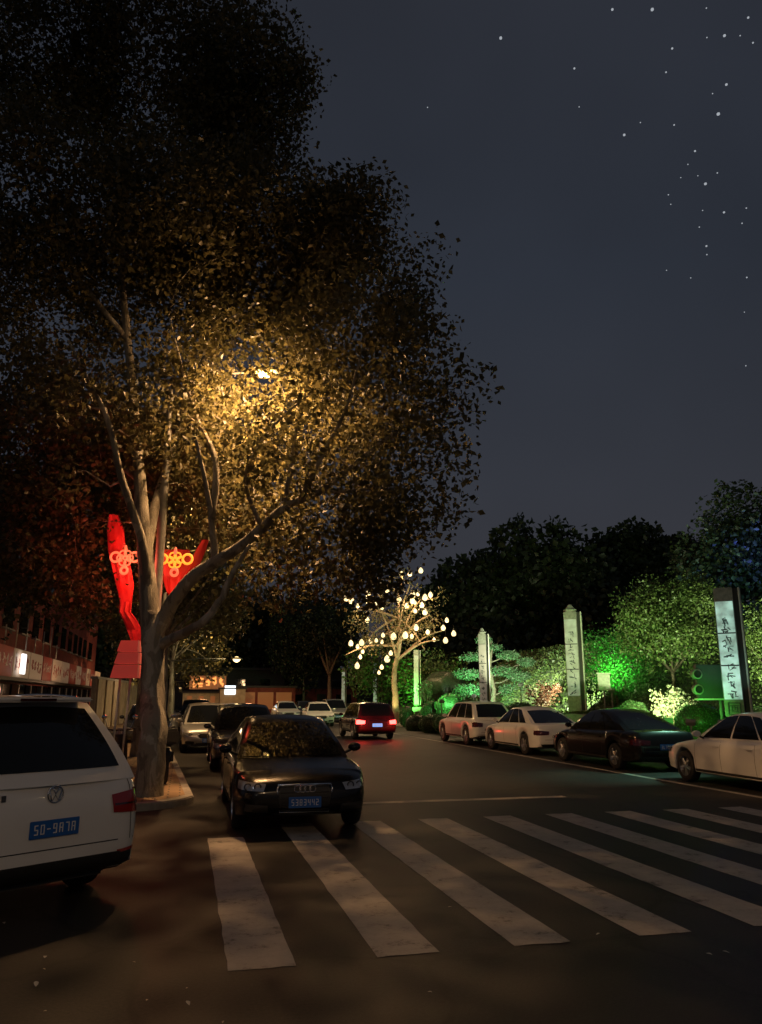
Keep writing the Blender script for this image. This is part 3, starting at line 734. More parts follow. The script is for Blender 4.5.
street_lamp((15.2, 1, .12), (13.5, 1, 8.6), 'added unseen street lamp on the right pavement beside the photographer', 60, full=False, col=(1, .70, .36))  # out of frame, added for warm light on crown and right cars
street_lamp((3.2, -13, 0), (1.6, -12.6, 9.6), 'added unseen tall street lamp in the road verge far behind the photographer', 60, full=False, col=(1, .64, .34), glow=1150)  # unseen, added so its spill lifts the upper crown
street_lamp((-1.6, 46, .12), (*on(235, 47)[:2], 3.95), 'small warm street lamp hanging low over the far parked cars', 700, full=False, col=(1, .7, .3), glow=350)
street_lamp((-1.2, 68, .12), (1.8, 68, 7.5), 'far street lamp above the end of the left row', 3500, full=False, col=(1, .6, .25), glow=900)
#LAMP POST ORNAMENTS on the pole of the first lamp
def ring(bm, c, R_, r, px=1.): torus(bm, Matrix.Translation(c) @ Matrix.Rotation(R(90), 4, 'X'), R_, r, 20, 8)
def ornament(px, py, D, gold, label):
    c = at(px, py, D); t = thing('neon_ornament', c, -YW, label, 'ornament', 'neon ornaments on the lamp post')
    s = D/791*1.
    bm = bmesh.new()
    for k in range(6): # central lobed body
        a = 2*math.pi*k/6; ring(bm, (math.cos(a)*5*s, 0, math.sin(a)*5*s), 3.4*s, .85*s)
    ring(bm, (0, 0, 0), 2.2*s, 1.1*s); obj('knot', bm, 'orn_gold' if gold else 'orn_pale', t, 180)
    for q in (-1, 1):
        bm = bmesh.new(); ring(bm, (q*(13 if gold else 10)*s, 0, 1.*s), 5.*s, 1.3*s); obj('side_ring', bm, 'orn_gold' if gold else 'orn_pale', t, 180)
    bm = bmesh.new(); lathe(bm, [(.0001, 14*s), (1.2*s, 13*s), (2*s, 9*s), (1.6*s, 6*s), (.0001, 5*s)], 10); obj('spire', bm, 'orn_pale', t, 180)
    bm = bmesh.new(); ring(bm, (0, 0, -13*s), 3.5*s, 1.5*s); obj('pendant', bm, 'orn_pale', t, 180)
    return t
ornament(125, 558, 15.5, False, 'pale pink neon knot left of the plane tree trunk')
ornament(175, 560, 15.5, True, 'golden neon knot between the trunk and the right limb')
def ribbon(name, rows, D, m, label, cat, depth=.10):
    """closed cloth sleeve: rows of (left px, right px, py)"""
    P0 = at(sum(rows[0][:2])/2, rows[0][2], D); t = None; bm = bmesh.new(); rings = []
    fwd = Vector((math.sin(YW), math.cos(YW), 0)); n = 14
    for i, (a, b, y) in enumerate(rows):
        A_ = at(a, y, D); B_ = at(b, y, D); c = (A_+B_)/2; hw_ = (B_-A_).length/2; rt = (B_-A_).normalized()
        rings.append([bm.verts.new(c-P0+rt*hw_*math.cos(2*math.pi*k/n)+fwd*(depth*(.6+.4*math.sin(3*k+i)))*math.sin(2*math.pi*k/n)) for k in range(n)])
    for a, b in zip(rings, rings[1:]):
        for k in range(n): bm.faces.new((a[k], a[(k+1) % n], b[(k+1) % n], b[k]))
    bm.faces.new(rings[0][::-1]); bm.faces.new(rings[-1])
    o = obj(name, bm, m, None, 50); o.location = P0
    return tag(o, label, cat)
ribbon('red_banner', [(109, 118, 515), (107, 124, 530), (108, 126, 550), (112, 131, 568), (116, 134, 585), (120, 132, 602), (119, 131, 612), (123, 137, 620), (127, 142, 630), (131, 141, 640), (133, 137, 646)], 15.7, 'banner', 'long twisted red cloth banner glowing left of the trunk', 'banner')
ribbon('red_pennant', [(160, 190, 550), (160, 191, 560), (161, 188, 572), (164, 184, 584), (167, 178, 593), (171, 175, 598)], 15.8, 'bannerdim', 'short pointed red pennant glowing under the golden knot', 'pennant')
ribbon('red_streamer', [(202, 209, 540), (196, 206, 550), (190, 201, 562), (183, 194, 574), (178, 186, 583)], 15.8, 'bannerdim', 'thin red streamer slanting down to the right of the golden knot', 'streamer', .05)
light('banner_light', 'POINT', at(128, 560, 15.15), (1, .12, .06), 55, r=.2); light('banner_light', 'POINT', at(174, 588, 15.45), (1, .10, .05), 9, r=.2)  # added bare points, no fixture, redden the cloth and leaves
t = thing('tiered_sign', at(127, 678, 15.4)*1., -YW, 'red tiered sign box widening downwards on two thin pale poles', 'sign')
s = 15.4/791
for k, (a, b, y0, y1) in enumerate(((-8.5, 11, 37, 26), (-10.5, 12, 25, 14), (-13.5, 12.5, 13, 0))):
    bm = bmesh.new(); v = []
    for (x0, x1, yy, dp) in ((a-1, b, y1, .16), (a+1.5, b-.5, y0, .12)):
        v.append([bm.verts.new((xx*s, dd, yy*s)) for xx, dd in ((x0, -dp), (x1, -dp), (x1, dp), (x0, dp))])
    for i in range(4): bm.faces.new((v[0][i], v[0][(i+1) % 4], v[1][(i+1) % 4], v[1][i]))
    bm.faces.new(v[0][::-1]); bm.faces.new(v[1]); obj('tier_panel', bm, 'tier', t)
bp = at(127, 678, 15.4)
for x in (-.13, .07):
    bm = bmesh.new(); tube(bm, [(x-.07, 0, -bp.z+.12), (x, 0, 0)], .022, 8); obj('pole', bm, 'brightpole', t, 180)
#TREES
def A3(*p): return [at(*q) for q in p]
T0 = Vector((-.53, 14.8, .12))
limbs = [
 ([T0-Vector((0, 0, .2)), T0+Vector((.0, 0, .3)), T0+Vector((.02, 0, 1.1)), at(152, 690, 14.7), at(153, 645, 14.7), at(153, 610, 14.7)], .285, .19),
 ([at(152, 645, 14.7), at(148, 590, 14.7), at(144, 540, 14.8), at(140, 480, 15.0), at(135, 420, 15.2), at(128, 340, 15.3), at(122, 250, 15.4), at(130, 130, 15.5)], .205, .05),
 ([at(153, 640, 14.7), at(168, 610, 14.6), at(190, 580, 14.4), at(215, 562, 14.2), at(238, 548, 14.0), at(262, 528, 13.8), at(285, 507, 13.7), at(318, 492, 13.6), at(350, 468, 13.5), at(385, 440, 13.5), at(430, 415, 13.4)], .165, .03),
 ([at(145, 560, 14.8), at(152, 520, 15.1), at(166, 470, 15.5), at(190, 400, 16), at(225, 300, 16.2), at(245, 180, 16.3)], .13, .04),
 ([at(160, 645, 14.7), at(183, 633, 14.3), at(205, 620, 14), at(222, 597, 13.9), at(233, 572, 13.8), at(250, 545, 13.7)], .11, .035),
 ([at(148, 600, 14.7), at(144, 550, 14.4), at(122, 480, 13.8), at(108, 420, 13.4), at(88, 380, 13.1), at(68, 340, 12.8)], .115, .02),
 ([at(212, 520, 14.0), at(215, 460, 14.2), at(198, 420, 14.9), at(185, 380, 14.4), at(170, 320, 14)], .08, .02),
 ([at(215, 562, 14.2), at(212, 520, 14.0), at(205, 480, 13.8), at(196, 440, 13.6)], .085, .025),
 ([at(285, 507, 13.7), at(290, 470, 13.6), at(296, 430, 13.6), at(306, 390, 13.6), at(315, 330, 13.6)], .06, .012),
 ([at(300, 500, 13.6), at(325, 450, 13.4), at(345, 410, 13.3), at(362, 350, 13.2), at(378, 290, 13.1)], .055, .012),
 ([at(262, 528, 13.8), at(245, 480, 13.6), at(262, 440, 13.4), at(290, 410, 13.2), at(330, 380, 13.1)], .05, .012),
 ([at(318, 492, 13.6), at(360, 490, 13.2), at(400, 480, 13.), at(440, 470, 12.9)], .045, .012),
 ([at(140, 480, 15), at(100, 450, 15.4), at(50, 430, 15.8), at(10, 400, 16)], .09, .02),
 ([at(128, 340, 15.3), at(80, 280, 15), at(40, 220, 15), at(10, 120, 15)], .07, .02),
 ([at(240, 300, 16.2), at(290, 250, 15.6), at(318, 215, 15.2), at(328, 185, 15)], .06, .015),
]
def B(px, py, D, rp, rz, rd, n):
    s = D/791.; el = 1+.35*((697-py)/791.)**2*2
    return (at(px, py, D), (rp*s, rd, rz*s*.92), n)
blobs = [B(120, 70, 16, 175, 100, 3.6, 300), B(240, 110, 15.5, 88, 95, 2.6, 170), B(70, 240, 15.5, 165, 120, 3.4, 260), B(225, 250, 15.2, 150, 120, 3.0, 240),
 B(330, 250, 14.6, 66, 90, 2.2, 95), B(60, 430, 15.2, 130, 110, 2.8, 130), B(230, 400, 15., 120, 90, 2.6, 95), B(345, 370, 14., 100, 100, 2.6, 110),
 B(405, 400, 13.5, 52, 85, 1.8, 48), B(390, 495, 13.6, 68, 50, 1.8, 52), B(300, 470, 14, 90, 70, 2.0, 55), B(400, 300, 14, 40, 56, 1.4, 24), B(448, 420, 13.3, 24, 60, 1., 14), B(320, 560, 14.6, 90, 50, 1.8, 46), B(60, 560, 16.2, 100, 70, 2.2, 70), B(200, 480, 16.6, 80, 80, 1.6, 50)]
CLEAR = [(at(122, 560, 14.6), .8, .9), (at(122, 600, 14.8), .7, .9), (at(112, 530, 14.6), .5, .8), (at(176, 565, 14.9), .7, .95), (at(176, 565, 14.1), .5, .95), (at(122, 575, 13.6), .6, .9), (at(400, 330, 13.5), 1.8, .3), (at(360, 420, 13.5), 2.0, .35), (at(440, 450, 13.5), 1.6, .4), (L1, .6, 1.), (L1+Vector((-.2, -1.3, -.5)), 1.1, .5), (L1-Vector((0, 0, 1.3)), 1.3, .5), (L1-Vector((0, 0, 3.2)), 1.8, .4)]
spr_ = .29
big = tree('plane_tree', T0, limbs, blobs, 175000, .112, 'bark', 'leafA', 'huge plane tree with forked mottled trunk on the left kerb corner', perblob=True, spread=spr_, ntw=950, twig=.016)
CLEAR = []
def simple_tree(name, base, h, cr, nl, ls, bk, lf, label, group=None, lean=0, tr=.14, trunkh=.35, ncl=60, squash=.8, spread=.5, ntw=60):
    base = Vector(base); top = base+Vector((lean, 0, h*trunkh)); c = base+Vector((lean, 0, h-cr*squash))
    limbs = [([base-Vector((0, 0, .1)), base.lerp(top, .5)+Vector((.05, 0, 0)), top, base+Vector((lean, .1, h*.8))], tr, tr*.25)]
    for k in range(6):
        a = 2*math.pi*k/6+random.random(); limbs.append(([top, top.lerp(c, .5)+Vector((math.cos(a), math.sin(a), 0))*cr*.35, c+Vector((math.cos(a)*cr*.7, math.sin(a)*cr*.7, random.uniform(-.2, .4)*cr))], tr*.5, tr*.1))
    bl = [(c, (cr, cr, cr*squash), ncl)]
    for k in range(5):
        a = random.random()*6.28; bl.append((c+Vector((math.cos(a)*cr*.55, math.sin(a)*cr*.55, random.uniform(-.5, .5)*cr*squash)), (cr*.55, cr*.55, cr*.45), ncl//4))
    return tree(name, base, limbs, bl, nl, ls, bk, lf, label, 'tree', group, spread=spread, ntw=ntw)
GT = 'street trees along the left pavement'
simple_tree('street_tree', (-1.3, 24.5, .12), 12.5, 5.2, 17000, .2, 'bark', 'leafA', 'plane tree right behind the big one, its crown filling the gap left of the banner', GT, tr=.2)
simple_tree('street_tree', (-1.0, 37, .12), 12.5, 5.4, 15000, .24, 'bark', 'leafA', 'middle street tree beside the left row of parked cars', GT, tr=.2)
simple_tree('street_tree', (-.9, 50, .12), 11, 5.0, 11000, .24, 'bark', 'leafA', 'street tree over the small warm lamp', GT, tr=.2)
simple_tree('street_tree', (-1., 64, .12), 10, 4.6, 6000, .3, 'bark', 'leafA', 'farthest street tree of the left row', GT, tr=.2)
simple_tree('street_tree', (-5.2, 21, .12), 9.0, 3.4, 9000, .18, 'darkbark', 'leafD', 'dark leaved tree hanging over the red shop signs', GT, tr=.18, trunkh=.45)
simple_tree('clipped_tree', on(303, 90, .12), 13, 4.2, 16000, .3, 'bark', 'leafD', 'dark rounded tree in the middle distance left of the lit bulb tree', tr=.18, squash=1.25, ncl=260, spread=.3)
simple_tree('clipped_tree', on(329, 86, .12), 11.5, 4.0, 9000, .3, 'orangebark', 'leafD', 'far dark tree with a pale trunk between the lamps and the round tree', tr=.35, ncl=150, spread=.4)
simple_tree('far_tree', (5, 112, 0), 16, 8, 16000, .7, 'darkbark', 'leafD', 'broad dark tree behind the shops that close the street', 'dark trees beyond the far shops', ncl=150, spread=.8)
simple_tree('far_tree', (16, 110, 0), 17, 8.5, 16000, .7, 'darkbark', 'leafD', 'dark tree behind the far shops, seen left of the bulb tree', 'dark trees beyond the far shops', ncl=150, spread=.8)
simple_tree('far_tree', (-8, 108, 0), 15, 8, 16000, .7, 'darkbark', 'leafD', 'dark tree behind the far shops, left end of the street', 'dark trees beyond the far shops', ncl=150, spread=.8)
# dark hill trees
GH = 'dark trees on the hill against the night sky'
for px, D, r, top, sq, lb in ((535, 92, 8.2, 519, 1.1, 'tall domed tree, the highest black silhouette on the hill'), (478, 95, 7.5, 556, .9, 'black tree sloping down left of the domed silhouette'), (440, 98, 6.5, 590, .9, 'low black tree on the hill behind the hanging bulbs'), (630, 96, 7.5, 527, .9, 'black flat-topped tree right of the domed silhouette'), (676, 100, 6, 540, .8, 'small black tree on the hill beside the bluish one'),
    (590, 88, 7, 575, .9, 'black tree filling the dip between the domed and the flat-topped silhouettes'), (500, 86, 7, 610, .9, 'low black tree on the hill behind the layered pine'), (640, 86, 7, 600, .9, 'low black tree behind the big lit tree')):
    p = at(px, top, D); h = p.z-2; simple_tree('hill_tree', (p.x, p.y, 2), h, r, 22000, .75, 'darkbark', 'leafD', lb, GH, tr=.4, ncl=420, squash=sq, spread=.55, ntw=40)
p = at(742, 487, 56); simple_tree('hill_tree', (p.x, p.y, 5), p.z-5, 5., 20000, .34, 'darkbark', 'leafD', 'tall tree with a faint blue glow at the right edge behind the first pylon', GH, tr=.3, ncl=160, squash=1.1, spread=.5)
p = at(775, 510, 60); simple_tree('hill_tree', (p.x, p.y, 5), p.z-5, 5., 14000, .34, 'darkbark', 'leafD', 'bluish dark tree cut by the right edge of the picture', GH, tr=.3, ncl=160, squash=1.1, spread=.5)
# lit park trees
p = at(664, 572, 29); simple_tree('park_tree', (p.x, p.y, 1.05), p.z-1.05, 1.95, 19000, .095, 'darkbark', 'leafG', 'rounded leafy tree lit yellow green behind the first two pylons', 'lit park trees', tr=.11, trunkh=.3, ncl=120, squash=1.05, spread=.27, ntw=90)
p = at(775, 595, 27); simple_tree('park_tree', (p.x, p.y, 1.05), p.z-1.05, 1.7, 13000, .09, 'darkbark', 'leafG', 'leafy tree lit yellow green at the right edge beside the first pylon', 'lit park trees', tr=.1, trunkh=.3, ncl=100, squash=1.15, spread=.27)
p = at(612, 626, 33); simple_tree('park_tree', (p.x, p.y, 1.05), p.z-1.05, 1.75, 15000, .085, 'darkbark', 'leafH', 'vivid green floodlit tree left of the big lit tree', 'lit park trees', tr=.09, trunkh=.25, ncl=100, squash=1.0, spread=.25)
p = at(425, 652, 57); simple_tree('park_tree', (p.x+.6, p.y, .5), p.z-.5, 2.6, 7000, .2, 'darkbark', 'leafG', 'loose green lit tree behind the fourth pylon', 'lit park trees', tr=.12, trunkh=.25, ncl=90, squash=.8, spread=.4)
p = at(375, 640, 64); simple_tree('park_tree', (p.x+.6, p.y, .2), p.z-.2, 3., 6000, .22, 'darkbark', 'leafG', 'dim green tree behind the bulb tree trunk', 'lit park trees', tr=.12, trunkh=.25, ncl=90, squash=.8, spread=.4)
# ivy on the bank
n = 26000; xy = np.stack([NP.uniform(16.2, 23.5, n), NP.uniform(24, 58, n)], 1)
zz = np.array([tz(a, b) for a, b in xy]); v, f = blades(np.column_stack([xy, zz+.03+np.abs(NP.normal(0, .07, n))]), NP.uniform(.08, .2, n))
tag(meshnp('ground_cover', v, f, 'leafG'), 'low leafy ground cover over the sloping park bank', 'ground cover', kind='stuff')
#PARK
def hedge(name, px, py, D, rp, rzp, label, group='clipped round bushes in the park bed', n=2600, lf='leafH', ls=.06, rd=None, cat='bush'):
    s = D/791.; c = at(px, py, D); return bush(name, c, (rp*s, rd or rp*s, rzp*s), n, ls, lf, label, group, cat)
hedge('clipped_bush', 632, 716, 27, 18, 15, 'bright green dome bush just above the black car roof', ls=.045, n=4200)
hedge('clipped_bush', 701, 722, 25, 27, 19, 'large clipped bush lit green under the grey box sign', ls=.045, n=5200)
hedge('clipped_bush', 760, 722, 26, 20, 15, 'clipped bush at the right edge behind the nearest white car', ls=.045, n=3200)
hedge('clipped_bush', 574, 725, 33, 22, 12, 'dim clipped bush at the foot of the second pylon')
hedge('clipped_bush', 522, 716, 38, 20, 14, 'brownish round bush behind the roofs of the two white cars')
hedge('clipped_bush', 496, 716, 41, 18, 13, 'round bush right of the third pylon foot')
hedge('clipped_bush', 469, 708, 42, 11, 9, 'small bright round bush left of the third pylon foot')
hedge('clipped_bush', 452, 706, 45, 17, 13, 'mounded bush lit green above the farthest white car')
hedge('clipped_bush', 432, 712, 47, 12, 12, 'round bush right of the fourth pylon')
hedge('clipped_bush', 407, 718, 49, 8, 10, 'small round bush left of the fourth pylon')
hedge('clipped_bush', 444, 690, 52, 26, 20, 'tall green bush mound below the layered pine')
for k, (px, D) in enumerate(((432, 41.5), (446, 40), (418, 44))):
    hedge('low_hedge', px, 724, D, 14, 10, ('low hedge section by the kerb in front of the fourth pylon', 'low hedge section just left of the farthest white car', 'low hedge section at the left end of the park bed')[k], 'low hedge along the kerb')
# flowering shrubs
def shrub(name, px, py, D, rp, rz, n, ls, lf, label):
    s = D/791; c = at(px, py, D); base = Vector((c.x, c.y, tz(c.x, c.y))); limbs = []
    for k in range(9):
        a = 2*math.pi*k/9; limbs.append(([base, base.lerp(c, .5)+Vector((math.cos(a), math.sin(a), 0))*rp*s*.3, c+Vector((math.cos(a)*rp*s*.8, math.sin(a)*rp*s*.8, rz*s*random.uniform(-.3, .8)))], .02, .006))
    return tree(name, base, limbs, [(c, (rp*s, rp*s, rz*s), 60)], n, ls, 'orangebark', lf, label, 'shrub', spread=.10, ntw=60)
shrub('red_shrub', 543, 694, 37, 17, 14, 1500, .10, 'leafR', 'red leaved shrub on a thin stem left of the second pylon')
shrub('pale_shrub', 672, 704, 26, 22, 16, 1100, .085, 'leafW', 'pale flowering shrub lit green white below the big lit tree')
shrub('pale_shrub', 425, 690, 48, 9, 9, 600, .10, 'leafG', 'small loose shrub between the fourth pylon and the mound')
# layered pine
pc = at(492, 705, 46); base = Vector((pc.x, pc.y, 1.0)); t = thing('layered_pine', base, 0, 'cloud-pruned pine with flat green pads behind the third pylon', 'tree')
bm = bmesh.new(); tube(bm, [(0, 0, 0), (.15, 0, 1.2), (-.1, 0, 2.4), (.1, 0, 3.6), (0, 0, 4.3)], [.16, .14, .11, .08, .04], 8)
pads = [(472, 657, 13, 4, 0), (468, 674, 16, 5, -.4), (470, 690, 18, 6, -.6), (490, 648, 14, 4, .3), (508, 655, 12, 4, -.3), (503, 671, 17, 5, .2), (519, 676, 13, 5, -.2), (514, 690, 17, 6, .3), (484, 640, 8, 4, 0), (526, 662, 9, 4, .2)]
vv = []; ff = []; off = 0
for i, (px, py, rp, rz, dd) in enumerate(pads):
    c = at(px, py, 46+dd)-base; s = 46/791; z0 = max(.8, c.z-.4); tube(bm, wig((0, 0, z0), c, 3, .05), [.05, .04, .03, .02], 5)
    n = 1100; d = NP.normal(0, 1, (n, 3)); d /= np.linalg.norm(d, axis=1)[:, None]; p = np.array(c)+d*NP.uniform(.3, 1, (n, 1))**.5*np.array((rp*s, rp*s*.8, rz*s))
    v, f = blades(p, NP.uniform(.1, .2, n), aspect=.15); m_ = meshnp('needle_pad', v, f, 'leafP', t)
obj('trunk', bm, 'darkbark', t, 180)
# ---- pylons
def pylon(px, D, ytop, ybot, wid, label, m='whitepanel', p0=0., p1=1., seal=False, cap=True, group='tall inscribed pylons along the park'):
    tp = at(px, ytop, D); bt = at(px, ybot, D); base = Vector((bt.x, bt.y, .95 if D < 60 else .1)); h = tp.z-base.z
    ry_ = -math.atan2(base.x, base.y)-R(5); t = thing('light_pylon', base, ry_, label, 'pylon', group)
    w_ = wid
    bxo('plinth', (0, 0, .03), (w_*1.35, w_*.9, .30), 'stone', t, .02)
    bxo('column', (-w_*.16, 0, h/2+.15), (w_*.66, w_*.45, h-.3), 'stone', t, .01)
    bxo('dark_recess', (w_*.26, .02, h/2+.15), (w_*.17, w_*.34, h-.35), 'darkpanel', t)
    bxo('edge_frame', (w_*.38, 0, h/2+.15), (w_*.06, w_*.42, h-.32), 'palestone', t, .006)
    a, b = .2+(h-.4)*p0, .2+(h-.4)*p1; yy = -w_*.225-.02
    pn = bxo('lit_panel', (-w_*.16, yy, (a+b)/2), (w_*.60, .03, b-a), m, t, .004)
    if D < 45:
        rnd = random.Random(int(px))
        nch = 9
        for k in range(nch):
            bm = bmesh.new(); zc = lerp(a+.15, b-.6, k/(nch-1)); ch = (b-a-.7)/nch*.42
            for q in range(6):
                c = Vector((-w_*.16+rnd.uniform(-.5, .5)*w_*.26, yy-.018, zc+rnd.uniform(-1, 1)*ch*.8)); an = rnd.choice((0, .2, 1.5, -.5, .8, 1.3))
                box(bm, c, (rnd.uniform(.07, .17)*w_/.8, .006, rnd.uniform(.015, .035)), Matrix.Rotation(an, 4, 'Y'))
            obj('inscribed_character', bm, 'seal', pn)
        bm = bmesh.new()
        for k in (.34, .67): box(bm, (-w_*.16, yy-.005, lerp(a, b, k)), (w_*.60, .04, .035))
        obj('cross_band', bm, 'darkpanel', t)
    if seal:
        bm = bmesh.new(); zc = a-.26; S_ = w_*.20; cx = -w_*.16; y2 = yy+.005
        for d in (-1, 1): box(bm, (cx+d*S_, y2, zc), (.02, .03, 2*S_)); box(bm, (cx, y2, zc+d*S_), (2*S_+.02, .026, .02))
        for (dx, dz, sx_, sz_) in ((0, .55, 1.4, .1), (-.4, .05, .1, .8), (.05, .1, .1, .7), (.45, 0, .1, .9), (-.15, .3, .7, .1), (.1, -.55, 1.2, .1), (-.3, -.3, .4, .1), (.35, .2, .4, .1)):
            box(bm, (cx+dx*S_, y2, zc+dz*S_), (sx_*S_, .02, sz_*S_))
        obj('square_seal', bm, 'seal', t)
    if cap:
        bm = bmesh.new(); lathe(bm, [(.0001, 0), (w_*.30, 0), (w_*.34, .10), (w_*.22, .16), (w_*.10, .3), (.0001, .34)], 6, Matrix.Translation((-w_*.16, 0, h)))
        obj('cap', bm, 'stone', t)
    return t
pylon(741, 23, 588, 717, .80, 'nearest and tallest looking pylon with white green panels and a square seal', 'whitepanel', .16, .94, True, cap=False)
pylon(579, 32.3, 612, 714, .80, 'second pylon with lit calligraphy panel and pointed cap beyond the black car', 'whitepanel2', .18, .97)
pylon(486, 41.8, 634, 705, .62, 'third pylon, dim stone column in front of the layered pine', 'pinkpanel', .1, .9)
pylon(418, 54, 650, 712, .52, 'fourth pylon, slim and pale just right of the bulb tree trunk', 'whitepanel2', .05, .95, cap=False)
pylon(376, 65, 657, 706, .45, 'fifth pylon, thin pale post left of the bulb tree trunk', 'whitepanel2', .05, .95, cap=False)
pylon(344, 77, 668, 703, .50, 'sixth pylon, farthest thin post above the silver car', 'whitepanel2', .05, .95, cap=False)
# grey box sign with two round lamps
c = at(712, 681, 23.6); t = thing('box_sign', (c.x, c.y, c.z-.5), R(-14), 'grey green box sign with two round dark openings, left of the nearest pylon', 'sign')
bxo('cabinet', (.08, 0, .5), (1.12, .22, .98), 'boxgreen', t, .02); bxo('ledge', (.08, 0, -.03), (1.22, .28, .05), 'palestone', t, .01)
bm = bmesh.new()
for zc in (.25, .70):
    lathe(bm, [(.09, -.12), (.13, -.12), (.15, -.08), (.15, .10), (.11, .12)], 20, Matrix.Translation((-.47, -.03, zc)) @ Matrix.Rotation(R(90), 4, 'X'))
obj('round_housing', bm, 'stone', t, 50)
for zc in (.25, .70):
    bm = bmesh.new(); lathe(bm, [(.0001, .09), (.10, .10)], 18, Matrix.Translation((-.47, -.03, zc)) @ Matrix.Rotation(R(90), 4, 'X')); obj('dark_lens', bm, 'darkpanel', t)
bm = bmesh.new(); tube(bm, [(.2, .02, -(c.z-.5)+1.0), (.2, .02, 0)], .05, 8); obj('support_post', bm, 'iron', t, 180)
c = at(604, 690, 31); t = thing('post_sign', (c.x, c.y, 1.05), R(-10), 'small framed notice board on a post left of the vivid green tree', 'sign')
h = c.z-1.05
bm = bmesh.new(); tube(bm, [(0, 0, -.05), (0, 0, h+.1)], .035, 8); obj('post', bm, 'iron', t, 180)
bxo('board', (0, -.05, h+.32), (.50, .04, .55), 'palestone', t, .01); bxo('frame', (0, -.045, h+.63), (.58, .06, .06), 'palestone', t); bxo('frame', (0, -.045, h+.02), (.58, .06, .06), 'palestone', t)
# ---- floodlights in the beds
def flood(px, py, D, to, col, e, label, ang=100, dz=.85):
    p = at(px, py, D); p.z = tz(p.x, p.y)+dz; tg = at(*to); rz = math.atan2(tg.y-p.y, tg.x-p.x)-R(90)
    t = thing('ground_floodlight', p, rz, label, 'floodlight', 'small floodlights hidden in the park beds')
    bxo('stake', (0, 0, .05-dz/2), (.05, .05, dz+.12), 'iron', t, .01); bxo('lamp_housing', (0, .02, .16), (.26, .16, .14), 'iron', t, .02, Matrix.Rotation(R(35), 4, 'X'))
    l = light('flood_beam', 'SPOT', p+Vector((0, 0, .30))+(tg-p).normalized()*.16, col, e, None, to=tg, ang=ang, blend=.8, r=.06)
    l.parent = t; l.matrix_parent_inverse = (Matrix.Translation(p) @ Matrix.Rotation(rz, 4, 'Z')).inverted()
GRN = (.12, 1, .10); YG = (.85, 1, .50); TEAL = (.30, 1, .42)
flood(613, 712, 31, (616, 655, 33), GRN, 1300, 'green floodlight behind the black car aimed at the vivid green tree', 90)
flood(655, 712, 24.5, (664, 630, 29), YG, 2300, 'yellow green floodlight under the big lit tree')
flood(735, 712, 24.2, (775, 640, 27), YG, 1300, 'yellow green floodlight near the right edge of the picture')
flood(690, 715, 22.2, (690, 712, 25.5), GRN, 170, 'green floodlight before the large clipped bush', 120)
flood(640, 715, 24, (632, 716, 27), GRN, 420, 'green floodlight before the bright dome bush', 110)
flood(668, 718, 23.6, (673, 700, 26), (.7, 1, .6), 15, 'white green floodlight below the pale flowering shrub', 80)
flood(522, 718, 40, (530, 655, 46), (.9, .95, .65), 4200, 'dim floodlight aimed at the leafy bank', 130, 1.2)
flood(592, 718, 34.5, (555, 650, 40), (.8, .95, .55), 6000, 'dim floodlight right of the second pylon aimed at the leafy bank', 130, .8)
flood(474, 714, 43.4, (492, 668, 46), TEAL, 1100, 'blue green floodlight below the layered pine', 130, 1.0)
flood(442, 716, 43, (445, 695, 50), (.2, 1, .25), 900, 'green floodlight behind the low hedge', 130, 1.3)
flood(408, 716, 53, (425, 675, 58), GRN, 1200, 'green floodlight behind the fourth pylon', 120)
flood(722, 716, 21.8, (725, 650, 23), (.5, 1, .75), 60, 'pale floodlight at the foot of the nearest pylon', 70)
flood(716, 700, 47, (732, 560, 56), (.35, .85, .75), 1100, 'cool floodlight below the tall tree at the right edge', 80, .5)
p = at(760, 552, 50.5); l = light('blue_floodlight_beam', 'POINT', p, (.12, .18, 1), 260, r=.2)
# green wash on the road: an added spot with no fixture
light('park_wash', 'SPOT', (14.4, 17.6, 4.6), (.42, 1, .70), 1000, to=(10.3, 17.3, 0), ang=40, blend=.9, r=.2)
# ---- bulb tree
bt = on(395, 52, 0.1); limbs = [([bt, bt+Vector((.05, 0, 1.5)), bt+Vector((-.05, 0, 3.2)), at(400, 640, 52), at(398, 600, 52), at(403, 575, 52)], .28, .05)]
ends = [(380, 610, 51), (420, 600, 52.5), (365, 600, 52), (350, 612, 51.5), (445, 630, 52), (430, 615, 53), (410, 585, 51), (360, 650, 51), (440, 640, 51), (345, 655, 52.5), (375, 645, 53), (425, 650, 51.5)]
for i, e in enumerate(ends):
    s0 = at(397, 660-i % 4*14, 52); m_ = s0.lerp(at(*e), .55)+Vector((0, 0, .35)); limbs.append(([s0, m_, at(*e)], .10, .025))
cc = at(398, 615, 52)
tree('bulb_tree', bt, limbs, [(cc, (3.3, 3, 2.9), 60)], 2600, .16, 'orangebark', 'leafA', 'bare branched tree hung with glowing warm bulbs beyond the cars', spread=.4, ntw=60)
bl = [(388,112),(428,112),(480,97),(272,150),(292,165),(322,193),(228,208),(227,238),(263,260),(295,275),(125,228),(150,240),(180,265),(225,333),(372,240),(442,212),(466,210),(500,225),(526,212),(452,250),(485,262),(413,267),(453,290),(500,295),(604,333),(587,370),(637,397),(598,430),(543,427),(513,390),(458,368),(300,405),(350,410),(406,405),(437,410),(147,443),(179,458),(198,440),(240,433),(268,430),(295,437),(204,483),(192,508),(177,551),(337,490),(320,518),(294,557),(281,583),(440,240),(380,235)]
proto = None
